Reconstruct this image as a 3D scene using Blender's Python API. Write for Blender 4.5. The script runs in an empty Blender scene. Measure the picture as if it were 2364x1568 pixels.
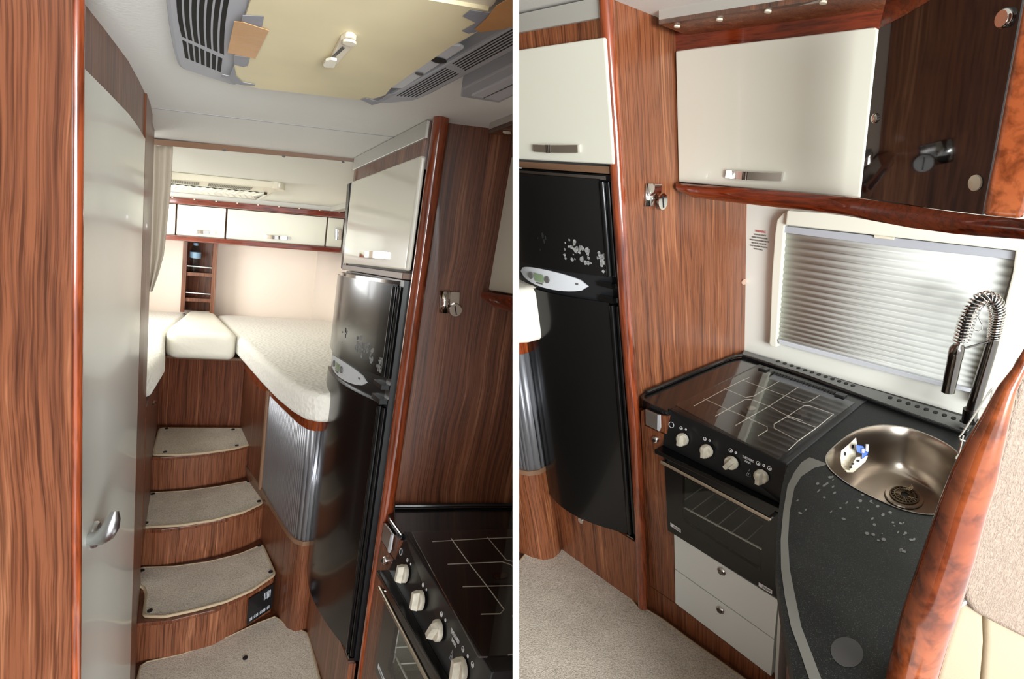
import bpy, bmesh, math, random
from mathutils import Vector, Matrix
from mathutils.geometry import tessellate_polygon
random.seed(7)
S = bpy.context.scene
COL = S.collection
V = Vector
# ------------------------------------------------------------ camera, sky, lights, exposure
PITCH = math.radians(15.5)
CAM = V((0, 0, 1.6))
FPX, CX, CY = 1250.0, 1182.0, 784.0
cd = bpy.data.cameras.new('camera'); cam = bpy.data.objects.new('camera', cd); COL.objects.link(cam)
cd.sensor_width = 36; cd.lens = 36 * FPX / 2364; cd.clip_start = 0.02; cd.clip_end = 60
cam.location = CAM; cam.rotation_euler = (math.pi / 2 - PITCH, 0, 0)
S.camera = cam
S.view_settings.view_transform = 'Standard'; S.view_settings.look = 'None'
S.view_settings.exposure = 0.24; S.view_settings.gamma = 1; S.view_settings.use_curve_mapping = False
w = bpy.data.worlds.new('world'); S.world = w; w.use_nodes = True
w.node_tree.nodes['Background'].inputs[0].default_value = (0.965, 0.99, 1.0, 1)
w.node_tree.nodes['Background'].inputs[1].default_value = 1.2

def c2w(x, y, z):  # camera axes (right, down, forward) to the world
    return CAM + V((x, z * math.cos(PITCH) - y * math.sin(PITCH), -z * math.sin(PITCH) - y * math.cos(PITCH)))

class Rig:
    """One half of the van: its own across / along / up directions and distances from the eye."""
    def __init__(s, L, D, Dn):
        f = lambda p: V((p[0] - CX, p[1] - CY, FPX)).normalized()
        s.M = Matrix((f(L), f(D), -f(Dn))).transposed(); s.Mi = s.M.inverted()
    def W(s, a, b, c):
        p = s.M @ V((a, b, c)); return c2w(*p)
    def on(s, x, y, ax, v):
        r = s.Mi @ V((x - CX, y - CY, FPX)); return tuple(r * (v / r['abc'.index(ax)]))
    def plan(s, x, y, p0, p1):      # on the upright plane over the plan line p0-p1
        r = s.Mi @ V((x - CX, y - CY, FPX)); dx, dy = p1[0] - p0[0], p1[1] - p0[1]
        t = (p0[0] * dy - p0[1] * dx) / (r[0] * dy - r[1] * dx); return tuple(r * t)
    def far(s, x, y, z):
        return tuple(s.Mi @ (V((x - CX, y - CY, FPX)) * (z / FPX)))
LR = Rig((7777, 1118), (436, 563), (160, 6500))
RR = Rig((2574, 463), (-49, 300), (1672, 3930))
# van coordinates: 'ML' left view; 'MR' the same furniture in the right view; 'KR'/'KL' the kitchen likewise
ML = lambda q: LR.W(*q)
MR = lambda q: RR.W(1.215 + 1.41 * (q[0] - .545), .918 + .645 * (q[1] - 1.6), .04 + .9875 * q[2])
KR = lambda q: RR.W(*q)
KL = lambda q: LR.W(.545 + (q[0] - 1.215) / 1.41, 1.6 + (q[1] - .918) / .645, (q[2] - .04) / .9875)
UPL = (LR.W(0, 0, 1) - LR.W(0, 0, 0)).normalized(); UPR = (RR.W(0, 0, 1) - RR.W(0, 0, 0)).normalized()
l = lambda x, y, ax, v: LR.on(x, y, ax, v)
r = lambda x, y, ax, v: RR.on(x, y, ax, v)

def area(name, loc, tgt, sx, sy, power, col=(.965, .99, 1)):
    d = bpy.data.lights.new(name, 'AREA'); d.shape = 'RECTANGLE'; d.size = sx; d.size_y = sy; d.energy = power; d.color = col
    o = bpy.data.objects.new(name, d); COL.objects.link(o); o.location = loc
    o.rotation_euler = (tgt - loc).to_track_quat('-Z', 'Y').to_euler(); return o
area('bed_window_light', LR.W(-.80, 3.35, -.02), LR.W(.6, 3.4, -.35), .9, .4, 13)
area('bed_skylight', LR.W(-.35, 3.0, .30), LR.W(-.1, 3.2, -.5), .35, .3, 5)
area('cab_windscreen_light', LR.W(.15, -3.2, -.75), LR.W(.1, 2.0, .15), 2.0, 1.1, 245)
area('entrance_door_light', c2w(.9, -.2, -3.2), RR.W(1.5, .8, -.5), 1.8, 1.3, 60)  # unseen fill lamp added behind the camera to brighten the kitchen half
area('dinette_window_light', c2w(.70, -.05, -.90), c2w(-.65, -.05, 1.6), .7, .5, 22)  # extra fill added out of view, lifts the cream door and nearby ceiling

# ------------------------------------------------------------ materials
def lin(c):
    return tuple(((x / 255) / 12.92 if x / 255 <= .04045 else ((x / 255 + .055) / 1.055) ** 2.4) for x in c) + (1,)
class NT:
    def __init__(s, name, rough=.5, metal=0, coat=0, col=(200, 200, 200), ior=1.5):
        s.m = bpy.data.materials.new(name); s.m.use_nodes = True; s.t = s.m.node_tree; s.b = s.t.nodes['Principled BSDF']
        s.b.inputs['Roughness'].default_value = rough; s.b.inputs['Metallic'].default_value = metal
        s.b.inputs['Coat Weight'].default_value = coat; s.b.inputs['Coat Roughness'].default_value = .06
        s.b.inputs['IOR'].default_value = ior
        s.b.inputs['Base Color'].default_value = lin(col); s.geo = None
    def n(s, ty, **k):
        x = s.t.nodes.new(ty)
        for a, v in k.items(): setattr(x, a, v)
        return x
    def L(s, a, b): s.t.links.new(a, b)
    def pos(s):
        if not s.geo: s.geo = s.n('ShaderNodeNewGeometry')
        return s.geo.outputs['Position']
    def dot(s, vec, k):
        d = s.n('ShaderNodeVectorMath', operation='DOT_PRODUCT'); s.L(s.pos(), d.inputs[0]); d.inputs[1].default_value = tuple(vec * k); return d.outputs['Value']
    def noise(s, vec, scale, detail=2, rough=.5, dist=0):
        x = s.n('ShaderNodeTexNoise'); x.inputs['Scale'].default_value = scale; x.inputs['Detail'].default_value = detail
        x.inputs['Roughness'].default_value = rough; x.inputs['Distortion'].default_value = dist; s.L(vec, x.inputs['Vector']); return x.outputs['Fac']
    def ramp(s, fac, stops):
        x = s.n('ShaderNodeValToRGB'); e = x.color_ramp.elements
        while len(e) < len(stops): e.new(.5)
        for i, (p, c) in enumerate(stops): e[i].position = p; e[i].color = lin(c) if len(c) == 3 else c
        s.L(fac, x.inputs[0]); return x.outputs[0]
    def mix(s, fac, a, b, mode='MIX'):
        x = s.n('ShaderNodeMix', data_type='RGBA', blend_type=mode)
        if isinstance(fac, float): x.inputs[0].default_value = fac
        else: s.L(fac, x.inputs[0])
        for i, q in ((6, a), (7, b)):
            if isinstance(q, tuple): x.inputs[i].default_value = lin(q)
            else: s.L(q, x.inputs[i])
        return x.outputs[2]
    def col(s, o): s.L(o, s.b.inputs['Base Color'])
    def bump(s, h, st, dist=.01):
        x = s.n('ShaderNodeBump'); x.inputs['Strength'].default_value = st; x.inputs['Distance'].default_value = dist
        s.L(h, x.inputs['Height']); s.L(x.outputs[0], s.b.inputs['Normal'])

def wood(name, up, dark, mid, light, rough=.36, coat=.10, k=34., kz=1.1):
    m = NT(name, rough, 0, coat)
    u = up.normalized(); e1 = u.cross(V((0, 1, 0))).normalized(); e2 = u.cross(e1).normalized()
    wob = m.n('ShaderNodeMath', operation='MULTIPLY_ADD'); m.L(m.noise(m.pos(), 2.6, 2), wob.inputs[0]); wob.inputs[1].default_value = .045; wob.inputs[2].default_value = -.022
    def vec(kk, kzz):
        c = m.n('ShaderNodeCombineXYZ'); w2 = m.n('ShaderNodeMath', operation='MULTIPLY_ADD'); m.L(wob.outputs[0], w2.inputs[0]); w2.inputs[1].default_value = kk; m.L(m.dot(e1, kk), w2.inputs[2]); m.L(w2.outputs[0], c.inputs[0]); m.L(m.dot(e2, kk), c.inputs[1]); m.L(m.dot(u, kzz), c.inputs[2]); return c.outputs[0]
    n1 = m.noise(vec(k, kz), 1.0, 4, .62, .5)
    n2 = m.noise(vec(k * 7, kz * 3.5), 1.0, 3, .6, .3)
    c1 = m.ramp(n1, [(.30, dark), (.45, mid), (.56, mid), (.72, light)])
    c2 = m.ramp(n2, [(.36, (120, 104, 96)), (.56, (255, 255, 255))])
    m.col(m.mix(.7, c1, c2, 'MULTIPLY')); m.bump(n2, .08, .002)
    return m.m
def plain(name, col, rough=.5, metal=0, coat=0, bump=0, bscale=300, var=0, vscale=6, ior=1.5):
    m = NT(name, rough, metal, coat, col, ior)
    if var:
        lo = tuple(x * (1 - var) for x in col); hi = tuple(min(255, x * (1 + var * .5)) for x in col)
        m.col(m.ramp(m.noise(m.pos(), vscale, 3), [(.3, lo), (.7, hi)]))
    if bump: m.bump(m.noise(m.pos(), bscale, 3), bump, .003)
    return m.m
WD, WM, WL = (76, 42, 28), (120, 72, 48), (166, 112, 80)
M = {}
for s_, up in (('L', UPL), ('R', UPR)):
    M['walnut' + s_] = wood('walnut_veneer', up, WD, WM if s_ == 'L' else (136, 80, 50), WL if s_ == 'L' else (184, 122, 82))
    M['walnutD' + s_] = wood('step_walnut', up, (72, 38, 24), (108, 60, 38), (146, 92, 62), rough=.4)
    M['mahog' + s_] = wood('lacquered_mahogany', up, (104, 42, 22), (142, 66, 34), (176, 94, 50), rough=.15, coat=1, k=14., kz=2.)
d = RR.W(1.2, 0, 0) - RR.W(1.2, 1, 0)
M['mahogH'] = wood('lacquered_mahogany_rail', d, (86, 26, 10), (122, 46, 18), (160, 74, 30), rough=.15, coat=1, k=14., kz=3.)
d = LR.W(1, 0, 0) - LR.W(0, 0, 0)
M['mahogHL'] = wood('lacquered_mahogany_rail', d, (88, 28, 16), (118, 46, 28), (140, 62, 38), rough=.15, coat=1, k=14., kz=3.)
d = KR(RR.far(2102, 1568, .7)) - KR(RR.far(2300, 963, .9))
M['mahogS'] = wood('lacquered_mahogany_moulding', d, (118, 54, 28), (142, 72, 38), (164, 92, 54), rough=.14, coat=1, k=6., kz=.8)
M['railbrown'] = plain('brown_rail', (122, 92, 70), .4)
M['cream'] = plain('cream_laminate', (224, 223, 208), .22, 0, .4)
M['white'] = plain('white_laminate', (226, 230, 226), .25, 0, .3)
M['doorcream'] = plain('cream_door_laminate', (230, 231, 222), .24, 0, .25)
M['ceil'] = plain('ceiling_fabric', (230, 230, 224), .8, bump=.15, bscale=160)
M['pink'] = plain('padded_wall', (240, 226, 212), .7)
M['wallw'] = plain('wall_plastic', (222, 222, 212), .5)
M['frame'] = plain('window_frame_plastic', (228, 226, 210), .4)
M['alu'] = plain('brushed_aluminium', (186, 184, 176), .42, .3)
M['alub'] = plain('satin_aluminium', (200, 202, 204), .3, 1)
M['chrome'] = plain('polished_chrome', (215, 212, 208), .08, 1)
M['chromeD'] = plain('dark_chrome', (120, 116, 112), .1, 1)
M['satin'] = plain('satin_nickel', (200, 188, 170), .3, 1)
M['steel'] = plain('sink_steel', (168, 158, 146), .27, 1)
M['wire'] = plain('pan_support_wire', (235, 232, 226), .35, .1)
M['black'] = plain('black_enamel', (24, 25, 27), .28, ior=1.45)
M['blackgl'] = plain('black_gloss', (9, 10, 11), .20, 0, .12, ior=1.4)
M['blackglass'] = plain('black_glass', (10, 10, 11), .03, 0, .4, ior=1.5)
M['rubber'] = plain('black_rubber', (16, 16, 17), .7)
M['dark'] = plain('dark_void', (12, 11, 10), .9)
M['grey'] = plain('grey_plastic', (172, 175, 181), .5)
M['greyd'] = plain('grey_tape', (140, 143, 152), .45, bump=.3, bscale=60)
M['yellow'] = plain('yellowed_board', (228, 217, 178), .55, var=.04, vscale=5)
M['brown_tape'] = plain('brown_packing_tape', (202, 152, 100), .3, bump=.4, bscale=40, var=.08)
M['ivory'] = plain('ivory_plastic', (226, 218, 196), .35)
M['knobp'] = plain('knob_plastic', (212, 206, 188), .4, var=.12, vscale=60)
M['red'] = plain('red_print', (190, 70, 70), .6)
M['print'] = plain('grey_print', (90, 88, 86), .6)
M['whitep'] = plain('white_print', (220, 220, 220), .6)
M['blue'] = plain('blue_plastic', (30, 80, 165), .4)
M['lcd'] = plain('lcd_green', (120, 140, 110), .2)
M['silver'] = plain('silver_plastic', (198, 201, 205), .4)
M['cork'] = plain('screw_cap', (190, 158, 138), .6)
M['core'] = plain('partition_board', (206, 200, 188), .6)
M['lining'] = plain('grey_brown_lining', (112, 100, 88), .7)
M['edge'] = plain('white_edge_trim', (255, 255, 255), .9)
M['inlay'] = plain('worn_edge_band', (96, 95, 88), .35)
M['residue'] = plain('glue_residue', (120, 120, 118), .8, var=.4, vscale=140)
# carpet
m = NT('short_pile_carpet', .95)
n1 = m.noise(m.pos(), 260, 3, .7); n2 = m.noise(m.pos(), 5, 3)
m.col(m.mix(.5, m.ramp(n1, [(.32, (104, 88, 70)), (.5, (166, 147, 122)), (.7, (208, 190, 166))]), m.ramp(n2, [(.3, (132, 114, 92)), (.65, (182, 162, 136))])))
m.bump(n1, .9, .004); M['carpet'] = m.m
m = NT('step_mat_carpet', .95)
n1 = m.noise(m.pos(), 210, 3, .75); n2 = m.noise(m.pos(), 9, 3)
m.col(m.mix(.35, m.ramp(n1, [(.32, (124, 112, 98)), (.5, (206, 194, 176)), (.68, (238, 228, 212))]), m.ramp(n2, [(.3, (172, 160, 144)), (.65, (216, 204, 188))])))
m.bump(n1, .9, .004); M['mat'] = m.m
M['matedge'] = plain('mat_binding', (172, 152, 124), .8, bump=.4, bscale=250)
# granite
m = NT('black_granite', .17, coat=.3)
n1 = m.noise(m.pos(), 520, 2, .6); n2 = m.noise(m.pos(), 20, 3)
m.col(m.mix(.6, m.ramp(n1, [(.35, (8, 9, 10)), (.60, (20, 21, 22)), (.74, (100, 104, 100))]), m.ramp(n2, [(.3, (10, 11, 12)), (.7, (26, 28, 29))])))
M['granite'] = m.m
m = NT('dusty_granite', .42, coat=0, ior=1.25)
n1 = m.noise(m.pos(), 560, 2, .6); n2 = m.noise(m.pos(), 11, 4, .6)
m.col(m.mix(.5, m.ramp(n1, [(.35, (6, 7, 7)), (.60, (16, 17, 17)), (.72, (110, 112, 106))]), m.ramp(n2, [(.35, (8, 9, 9)), (.7, (30, 30, 29))])))
M['granited'] = m.m
# smoked glass lid
def glass(name, tint, ior=1.5):
    g = bpy.data.materials.new(name); g.use_nodes = True; t = g.node_tree; t.nodes.clear()
    o = t.nodes.new('ShaderNodeOutputMaterial'); mx = t.nodes.new('ShaderNodeMixShader'); fr = t.nodes.new('ShaderNodeFresnel'); fr.inputs[0].default_value = ior
    tr = t.nodes.new('ShaderNodeBsdfTransparent'); tr.inputs[0].default_value = tint; gl = t.nodes.new('ShaderNodeBsdfGlossy'); gl.inputs['Roughness'].default_value = .02
    gm = t.nodes.new('ShaderNodeNewGeometry'); ml = t.nodes.new('ShaderNodeMath'); ml.operation = 'SUBTRACT'; ml.use_clamp = True; t.links.new(fr.outputs[0], ml.inputs[0]); t.links.new(gm.outputs['Backfacing'], ml.inputs[1]); t.links.new(ml.outputs[0], mx.inputs[0]); t.links.new(tr.outputs[0], mx.inputs[1]); t.links.new(gl.outputs[0], mx.inputs[2]); t.links.new(mx.outputs[0], o.inputs[0]); return g
M['smoke'] = glass('smoked_glass', (.85, .84, .82, 1), 1.6)
M['ovenglass'] = glass('oven_glass', (.85, .86, .84, 1), 1.45)
M['pet'] = glass('clear_plastic', (.8, .9, .95, 1), 1.4)
# quilted fabric
m = NT('quilted_cotton', .85, col=(232, 228, 216)); m.b.inputs['Sheen Weight'].default_value = .2
vo = m.n('ShaderNodeTexVoronoi'); vo.inputs['Scale'].default_value = 60; m.L(m.pos(), vo.inputs['Vector'])
nz = m.noise(m.pos(), 7, 3); ad = m.n('ShaderNodeMath', operation='MULTIPLY_ADD'); m.L(nz, ad.inputs[0]); ad.inputs[1].default_value = 2.; m.L(vo.outputs['Distance'], ad.inputs[2])
m.bump(ad.outputs[0], .35, .010); M['quilt'] = m.m
m = NT('plain_cotton', .9, col=(230, 225, 210)); m.bump(m.noise(m.pos(), 9, 4), .4, .02); M['cotton'] = m.m
M['curtain'] = plain('beige_curtain', (176, 164, 146), .9, bump=.2, bscale=200)
# leather
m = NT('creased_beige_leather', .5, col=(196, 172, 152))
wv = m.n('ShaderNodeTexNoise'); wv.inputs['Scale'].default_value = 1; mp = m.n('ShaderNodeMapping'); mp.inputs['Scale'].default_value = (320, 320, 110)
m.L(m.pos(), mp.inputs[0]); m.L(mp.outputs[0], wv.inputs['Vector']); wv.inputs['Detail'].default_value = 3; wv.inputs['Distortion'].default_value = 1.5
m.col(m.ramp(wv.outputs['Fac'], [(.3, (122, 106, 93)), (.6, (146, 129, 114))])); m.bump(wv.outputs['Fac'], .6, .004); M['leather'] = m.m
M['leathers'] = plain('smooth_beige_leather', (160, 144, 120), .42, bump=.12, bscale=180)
# pleated blind
m = NT('pleated_blind_fabric', .8, col=(200, 202, 196)); M['blind'] = m.m
# tambour aluminium
M['tambour'] = plain('tambour_slat_metal', (168, 170, 176), .45, .7)

# ------------------------------------------------------------ mesh helpers
class MB:
    def __init__(s): s.v = []; s.f = []
    def add(s, vs, fs):
        o = len(s.v); s.v += [V(p) for p in vs]; s.f += [tuple(i + o for i in f) for f in fs]; return s
    def prism(s, pts, off, holes=()):
        off = V(off); loops = [list(map(V, pts))] + [list(map(V, h)) for h in holes]
        al = [p for lp in loops for p in lp]; n = len(al)
        if holes: tris = [tuple(t) for t in tessellate_polygon(loops)]
        else: tris = [tuple(range(n))]
        fs = [t for t in tris] + [tuple(i + n for i in reversed(t)) for t in tris]
        b = 0
        for lp in loops:
            k = len(lp)
            for i in range(k): fs.append((b + i, b + (i + 1) % k, b + (i + 1) % k + n, b + i + n))
            b += k
        return s.add(al + [p + off for p in al], fs)
    def hull2(s, A, B):       # two matching loops
        k = len(A); return s.add(list(A) + list(B), [tuple(range(k)), tuple(reversed(range(k, 2 * k)))] + [(i, (i + 1) % k, (i + 1) % k + k, i + k) for i in range(k)])
    def box(s, c, x, y, z):
        c = V(c); P = [c + i * x + j * y + k * z for k in (-1, 1) for j in (-1, 1) for i in (-1, 1)]
        return s.add(P, [(0, 1, 3, 2), (4, 5, 7, 6), (0, 1, 5, 4), (2, 3, 7, 6), (0, 2, 6, 4), (1, 3, 7, 5)])
    def loft(s, rings, cap=True, closed=True):
        k = len(rings[0]); fs = []
        for j in range(len(rings) - 1):
            for i in range(k if closed else k - 1): fs.append((j * k + i, j * k + (i + 1) % k, (j + 1) * k + (i + 1) % k, (j + 1) * k + i))
        if cap and closed: fs += [tuple(range(k)), tuple(reversed(range((len(rings) - 1) * k, len(rings) * k)))]
        return s.add([p for rg in rings for p in rg], fs)
    def tube(s, path, rad, seg=10, loop=False, flat=None):
        path = [V(p) for p in path]; n = len(path); rings = []; up = None
        for i, p in enumerate(path):
            a = path[(i - 1) % n] if (i or loop) else p; b = path[(i + 1) % n] if (i < n - 1 or loop) else p
            t = (b - a).normalized()
            if up is None: up = t.orthogonal().normalized() if flat is None else flat
            x = (up - up.dot(t) * t).normalized(); up = x; y = t.cross(x); R = rad[i] if isinstance(rad, (list, tuple)) else rad
            rings.append([p + R * (math.cos(q) * x + math.sin(q) * y) for q in [2 * math.pi * j / seg for j in range(seg)]])
        if loop: rings.append(rings[0])
        return s.loft(rings, cap=not loop)
    def lathe(s, o, ax, prof, seg=20):
        ax = ax.normalized(); x = ax.orthogonal().normalized(); y = ax.cross(x)
        return s.loft([[V(o) + ax * h + rr * (math.cos(q) * x + math.sin(q) * y) for q in [2 * math.pi * j / seg for j in range(seg)]] for rr, h in prof])
    def disc(s, fr, u, v, ru, rv, h0, h1, seg=20):
        return s.hull2([fr.p(u + ru * math.cos(q), v + rv * math.sin(q), h0) for q in [2 * math.pi * j / seg for j in range(seg)]],
                       [fr.p(u + ru * math.cos(q), v + rv * math.sin(q), h1) for q in [2 * math.pi * j / seg for j in range(seg)]])
class Frame:     # small square frame on a surface: u right, v up, n out of it
    def __init__(s, o, x, y):
        s.o = V(o); s.x = x.normalized(); s.y = (y - y.dot(s.x) * s.x).normalized(); s.n = s.x.cross(s.y)
        if s.n.dot(CAM - s.o) < 0: s.n = -s.n
    def p(s, u, v, n=0): return s.o + s.x * u + s.y * v + s.n * n
def fr_a(m, q): o = m(q); return Frame(o, m((q[0], q[1] - .1, q[2])) - o, m((q[0], q[1], q[2] + .1)) - o)
def fr_b(m, q): o = m(q); return Frame(o, m((q[0] + .1, q[1], q[2])) - o, m((q[0], q[1], q[2] + .1)) - o)
def fr_c(m, q): o = m(q); return Frame(o, m((q[0] + .1, q[1], q[2])) - o, m((q[0], q[1] + .1, q[2])) - o)

BASE = {}
SIDE = None
def obj(name, mb, mat, parent=None, smooth=False, bevel=0, seg=2, solid=0, label=None, ang=40, clip=None):
    me = bpy.data.meshes.new(name); bm = bmesh.new(); vs = [bm.verts.new(p) for p in mb.v]
    for f in mb.f:
        try: bm.faces.new([vs[i] for i in f])
        except ValueError: pass
    bmesh.ops.remove_doubles(bm, verts=bm.verts, dist=1e-6)
    bmesh.ops.recalc_face_normals(bm, faces=bm.faces)
    if bevel and solid == 0:
        ed = [e for e in bm.edges if e.is_manifold and e.calc_face_angle(0) > math.radians(35)]
        if ed: bmesh.ops.bevel(bm, geom=ed, offset=bevel, segments=seg, profile=.6, affect='EDGES', clamp_overlap=True)
    side = clip or SIDE          # cut where the middle partition stands
    if side and bm.verts:
        xs = [v.co.x for v in bm.verts]
        lim, cut = (.0030, max(xs) > .0030) if side == 'L' else (.0050, min(xs) < .0050)
        if cut:
            g = bm.verts[:] + bm.edges[:] + bm.faces[:]
            res = bmesh.ops.bisect_plane(bm, geom=g, plane_co=(lim, 0, 0), plane_no=(1, 0, 0) if side == 'L' else (-1, 0, 0), clear_outer=True)
            ed = [e for e in res['geom_cut'] if isinstance(e, bmesh.types.BMEdge) and e.is_valid and e.is_boundary]
            if ed and solid == 0: bmesh.ops.holes_fill(bm, edges=ed, sides=0)
    if not bm.verts: bm.free(); return None
    if parent is None:
        xs = [v.co for v in bm.verts]; b = V(((min(p.x for p in xs) + max(p.x for p in xs)) / 2, (min(p.y for p in xs) + max(p.y for p in xs)) / 2, min(p.z for p in xs)))
    else: b = BASE[parent.name]
    for v in bm.verts: v.co -= b
    if smooth:
        for f in bm.faces: f.smooth = True
    bm.to_mesh(me); bm.free()
    if smooth: me.set_sharp_from_angle(angle=math.radians(ang))
    o = bpy.data.objects.new(name, me); COL.objects.link(o); me.materials.append(mat)
    if parent is None: o.location = b
    else: o.parent = parent
    BASE[o.name] = b
    if solid:
        md = o.modifiers.new('solid', 'SOLIDIFY'); md.thickness = solid; md.offset = 0
        if bevel: mb_ = o.modifiers.new('bevel', 'BEVEL'); mb_.width = bevel; mb_.segments = seg
    if label: o['label'] = label
    return o
def tag(o, label, cat, group=None, kind=None):
    o['label'] = label; o['category'] = cat
    if group: o['group'] = group
    if kind: o['kind'] = kind
    return o
def struct(o, label=None):
    o['kind'] = 'structure'
    if label: o['label'] = label; o['category'] = o.name.split('.')[0].split('_')[0]
    return o
def thing(name, loc, label, cat, group=None):
    o = bpy.data.objects.new(name, None); COL.objects.link(o); o.location = loc; o.empty_display_size = .05; BASE[o.name] = V(loc)
    return tag(o, label, cat, group)
def T(m, pts): return [m(p) for p in pts]
def slab(m, pts, ax, th):     # polygon of van points, thickened along axis by th
    a = m(pts[0]); q = list(pts[0]); q['abc'.index(ax)] += th
    return MB().prism(T(m, pts), m(tuple(q)) - a)
def blk(m, a0, a1, b0, b1, c0, c1):
    return MB().hull2(T(m, [(a0, b0, c0), (a1, b0, c0), (a1, b1, c0), (a0, b1, c0)]), T(m, [(a0, b0, c1), (a1, b0, c1), (a1, b1, c1), (a0, b1, c1)]))
def px(rg, lst, ax, v): return [rg.on(x, y, ax, v) for x, y in lst]
def bar_handle(m, fr, p1, p2, h, parent, rise=.016):      # bowed flat chrome pull
    L = p2 - p1; n = fr.n; y = fr.y; up = []
    N = 12
    rings = []
    for i in range(N + 1):
        t = i / N; c = p1 + L * t + n * (rise * (.35 + .65 * math.sin(math.pi * t)))
        rings.append([c + y * h / 2, c + y * h / 2 + n * .004, c - y * h / 2 + n * .004, c - y * h / 2])
    mb = MB().loft(rings)
    for t in (.03, .97): mb.box(p1 + L * t + n * rise * .25, L.normalized() * .005, y * h * .5, n * rise * .28)
    o = obj('handle', mb, M['chrome'], parent, smooth=True, ang=30)
    mb = MB()
    for t in (.36, .40, .44): mb.box(p1 + L * t + n * (rise * (.35 + .65 * math.sin(math.pi * t)) + .004), L.normalized() * .0015, y * h * .53, n * .0012)
    obj('handle_ring', mb, M['chromeD'], o)
    return o
def textmesh(s, size, fr, u, v, parent, mat, align='CENTER', name='lettering', sx=1.0, depth=.0004):
    cu = bpy.data.curves.new('txt', 'FONT'); cu.body = s; cu.size = size; cu.align_x = align; cu.extrude = depth; cu.resolution_u = 2
    to = bpy.data.objects.new('txt', cu); COL.objects.link(to)
    dg = bpy.context.evaluated_depsgraph_get(); me = bpy.data.meshes.new_from_object(to.evaluated_get(dg))
    bpy.data.objects.remove(to)
    right = fr.x if fr.x.dot(V((1, 0, 0))) > 0 else -fr.x
    mb = MB(); mb.add([fr.p(u, v, .0012) + right * (p.co.x * sx) + fr.y * p.co.y + fr.n * p.co.z for p in me.vertices], [tuple(f.vertices) for f in me.polygons])
    bpy.data.meshes.remove(me)
    return obj(name, mb, mat, parent)

# ------------------------------------------------------------ middle partition
SIDE = None
mb = MB(); x0, x1 = .00090, .00700
def slabx(z0, z1, xa, xb):
    P = []
    for z in (z0, z1):
        h = 3.2 if z > 1 else 1.2
        P.append([c2w(xa, -h * (z if z < 1 else 1), z), c2w(xb, -h * (z if z < 1 else 1), z), c2w(xb, h * (z if z < 1 else 1), z), c2w(xa, h * (z if z < 1 else 1), z)])
    return MB().hull2(P[0], P[1])
pt = obj('wall_partition', slabx(.556, 5.2, x0 + .0003, .0040), M['core'])  # added divider, its pale left face bounces light onto the cream door
struct(pt, 'added upright partition wall with a white edge between the two halves of the van')
obj('right_lining', slabx(.556, 5.2, .0040, x1 - .0003), M['lining'], pt, label='added brown-grey lining that dims reflections on the kitchen side')  # dull face added so the black fridge mirrors less light
obj('edge_trim', slabx(.55, .556, x0, x1), M['edge'], pt)

# ------------------------------------------------------------ LEFT VIEW
C, H = .36, -1.6
SIDE = 'L'
o = obj('floor', MB().prism(T(ML, [(-.5, .25, H), (.62, .25, H), (.62, 3.6, H), (-.5, 3.6, H)]), -UPL * .04), M['walnutDL']); struct(o, 'brown floor under the carpet at the foot of the steps')
o = obj('ceiling', MB().prism(T(ML, [(-.9, -.5, C), (1.6, -.5, C), (1.6, 2.38, C), (-.9, 2.38, C)]), UPL * .04), M['ceil']); struct(o, 'off-white ceiling over the corridor around the roof air conditioner')
o = obj('ceiling', MB().loft([T(ML, [(-.95, b, c), (1.2, b, c), (1.2, b, .42), (-.95, b, .42)]) for b, c in ((2.375, .352), (2.9, .315), (4.6, .315))]), M['wallw']); struct(o, 'white ceiling over the bed')
cs_ = lambda a, b: MB().prism(T(ML, px(LR, [a, b, (b[0], b[1] + 1.6), (a[0], a[1] + 1.4)], 'c', C - .0005)), UPL * .0005)
BC = bpy.data.objects['ceiling']; obj('ceiling_seam', cs_((351, 249), (912, 316)), M['grey'], BC)
# walls of the bed space
o = obj('wall_rear', blk(ML, -.95, 1.15, 4.46, 4.50, -1.0, .33), M['pink']); struct(o, 'pale pink padded wall behind the bed')
mbw = MB(); ring = []
for a, b in [(1.06, 2.3), (1.05, 3.9), (1.045, 4.2), (1.02, 4.34), (.96, 4.42), (.86, 4.455)]: ring.append([ML((a, b, -1.0)), ML((a, b, .33))])
mbw.loft(ring, cap=False, closed=False); o = obj('wall_right', mbw, M['pink'], smooth=True, solid=.01); struct(o, 'pale curved wall right of the bed')
o = obj('wall_left', blk(ML, -.98, -.93, 2.0, 4.5, -1.6, .36), M['pink']); struct(o, 'pale side wall left of the bed')

o = obj('wall_left', blk(ML, -.62, -.58, -.6, .97, -1.6, .36), M['walnutL']); struct(o, 'unseen walnut side wall added left of the corridor to shade the wardrobe panel')  # out of view, added to keep sky light off the near panel
# near partition with glossy edge post
t = thing('wardrobe_partition', ML((-.3, 1.0, H)), 'tall walnut wardrobe side panel with glossy post at far left', 'partition')
obj('side_panel', MB().prism(T(ML, [l(-120, -60, 'b', .98), l(167, -60, 'b', .98), l(163, 1700, 'b', .98), l(-120, 1700, 'b', .98)]), ML((-.2, 1.02, 0)) - ML((-.2, .98, 0))), M['walnutL'], t)
p0, p1 = l(177, -60, 'b', 1.0), l(172, 1700, 'b', 1.0)
obj('edge_post', MB().tube([ML(p0), ML(p1)], .0095, 16), M['mahogL'], t, smooth=True, ang=60, label='glossy dark red rounded edge post')
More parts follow.
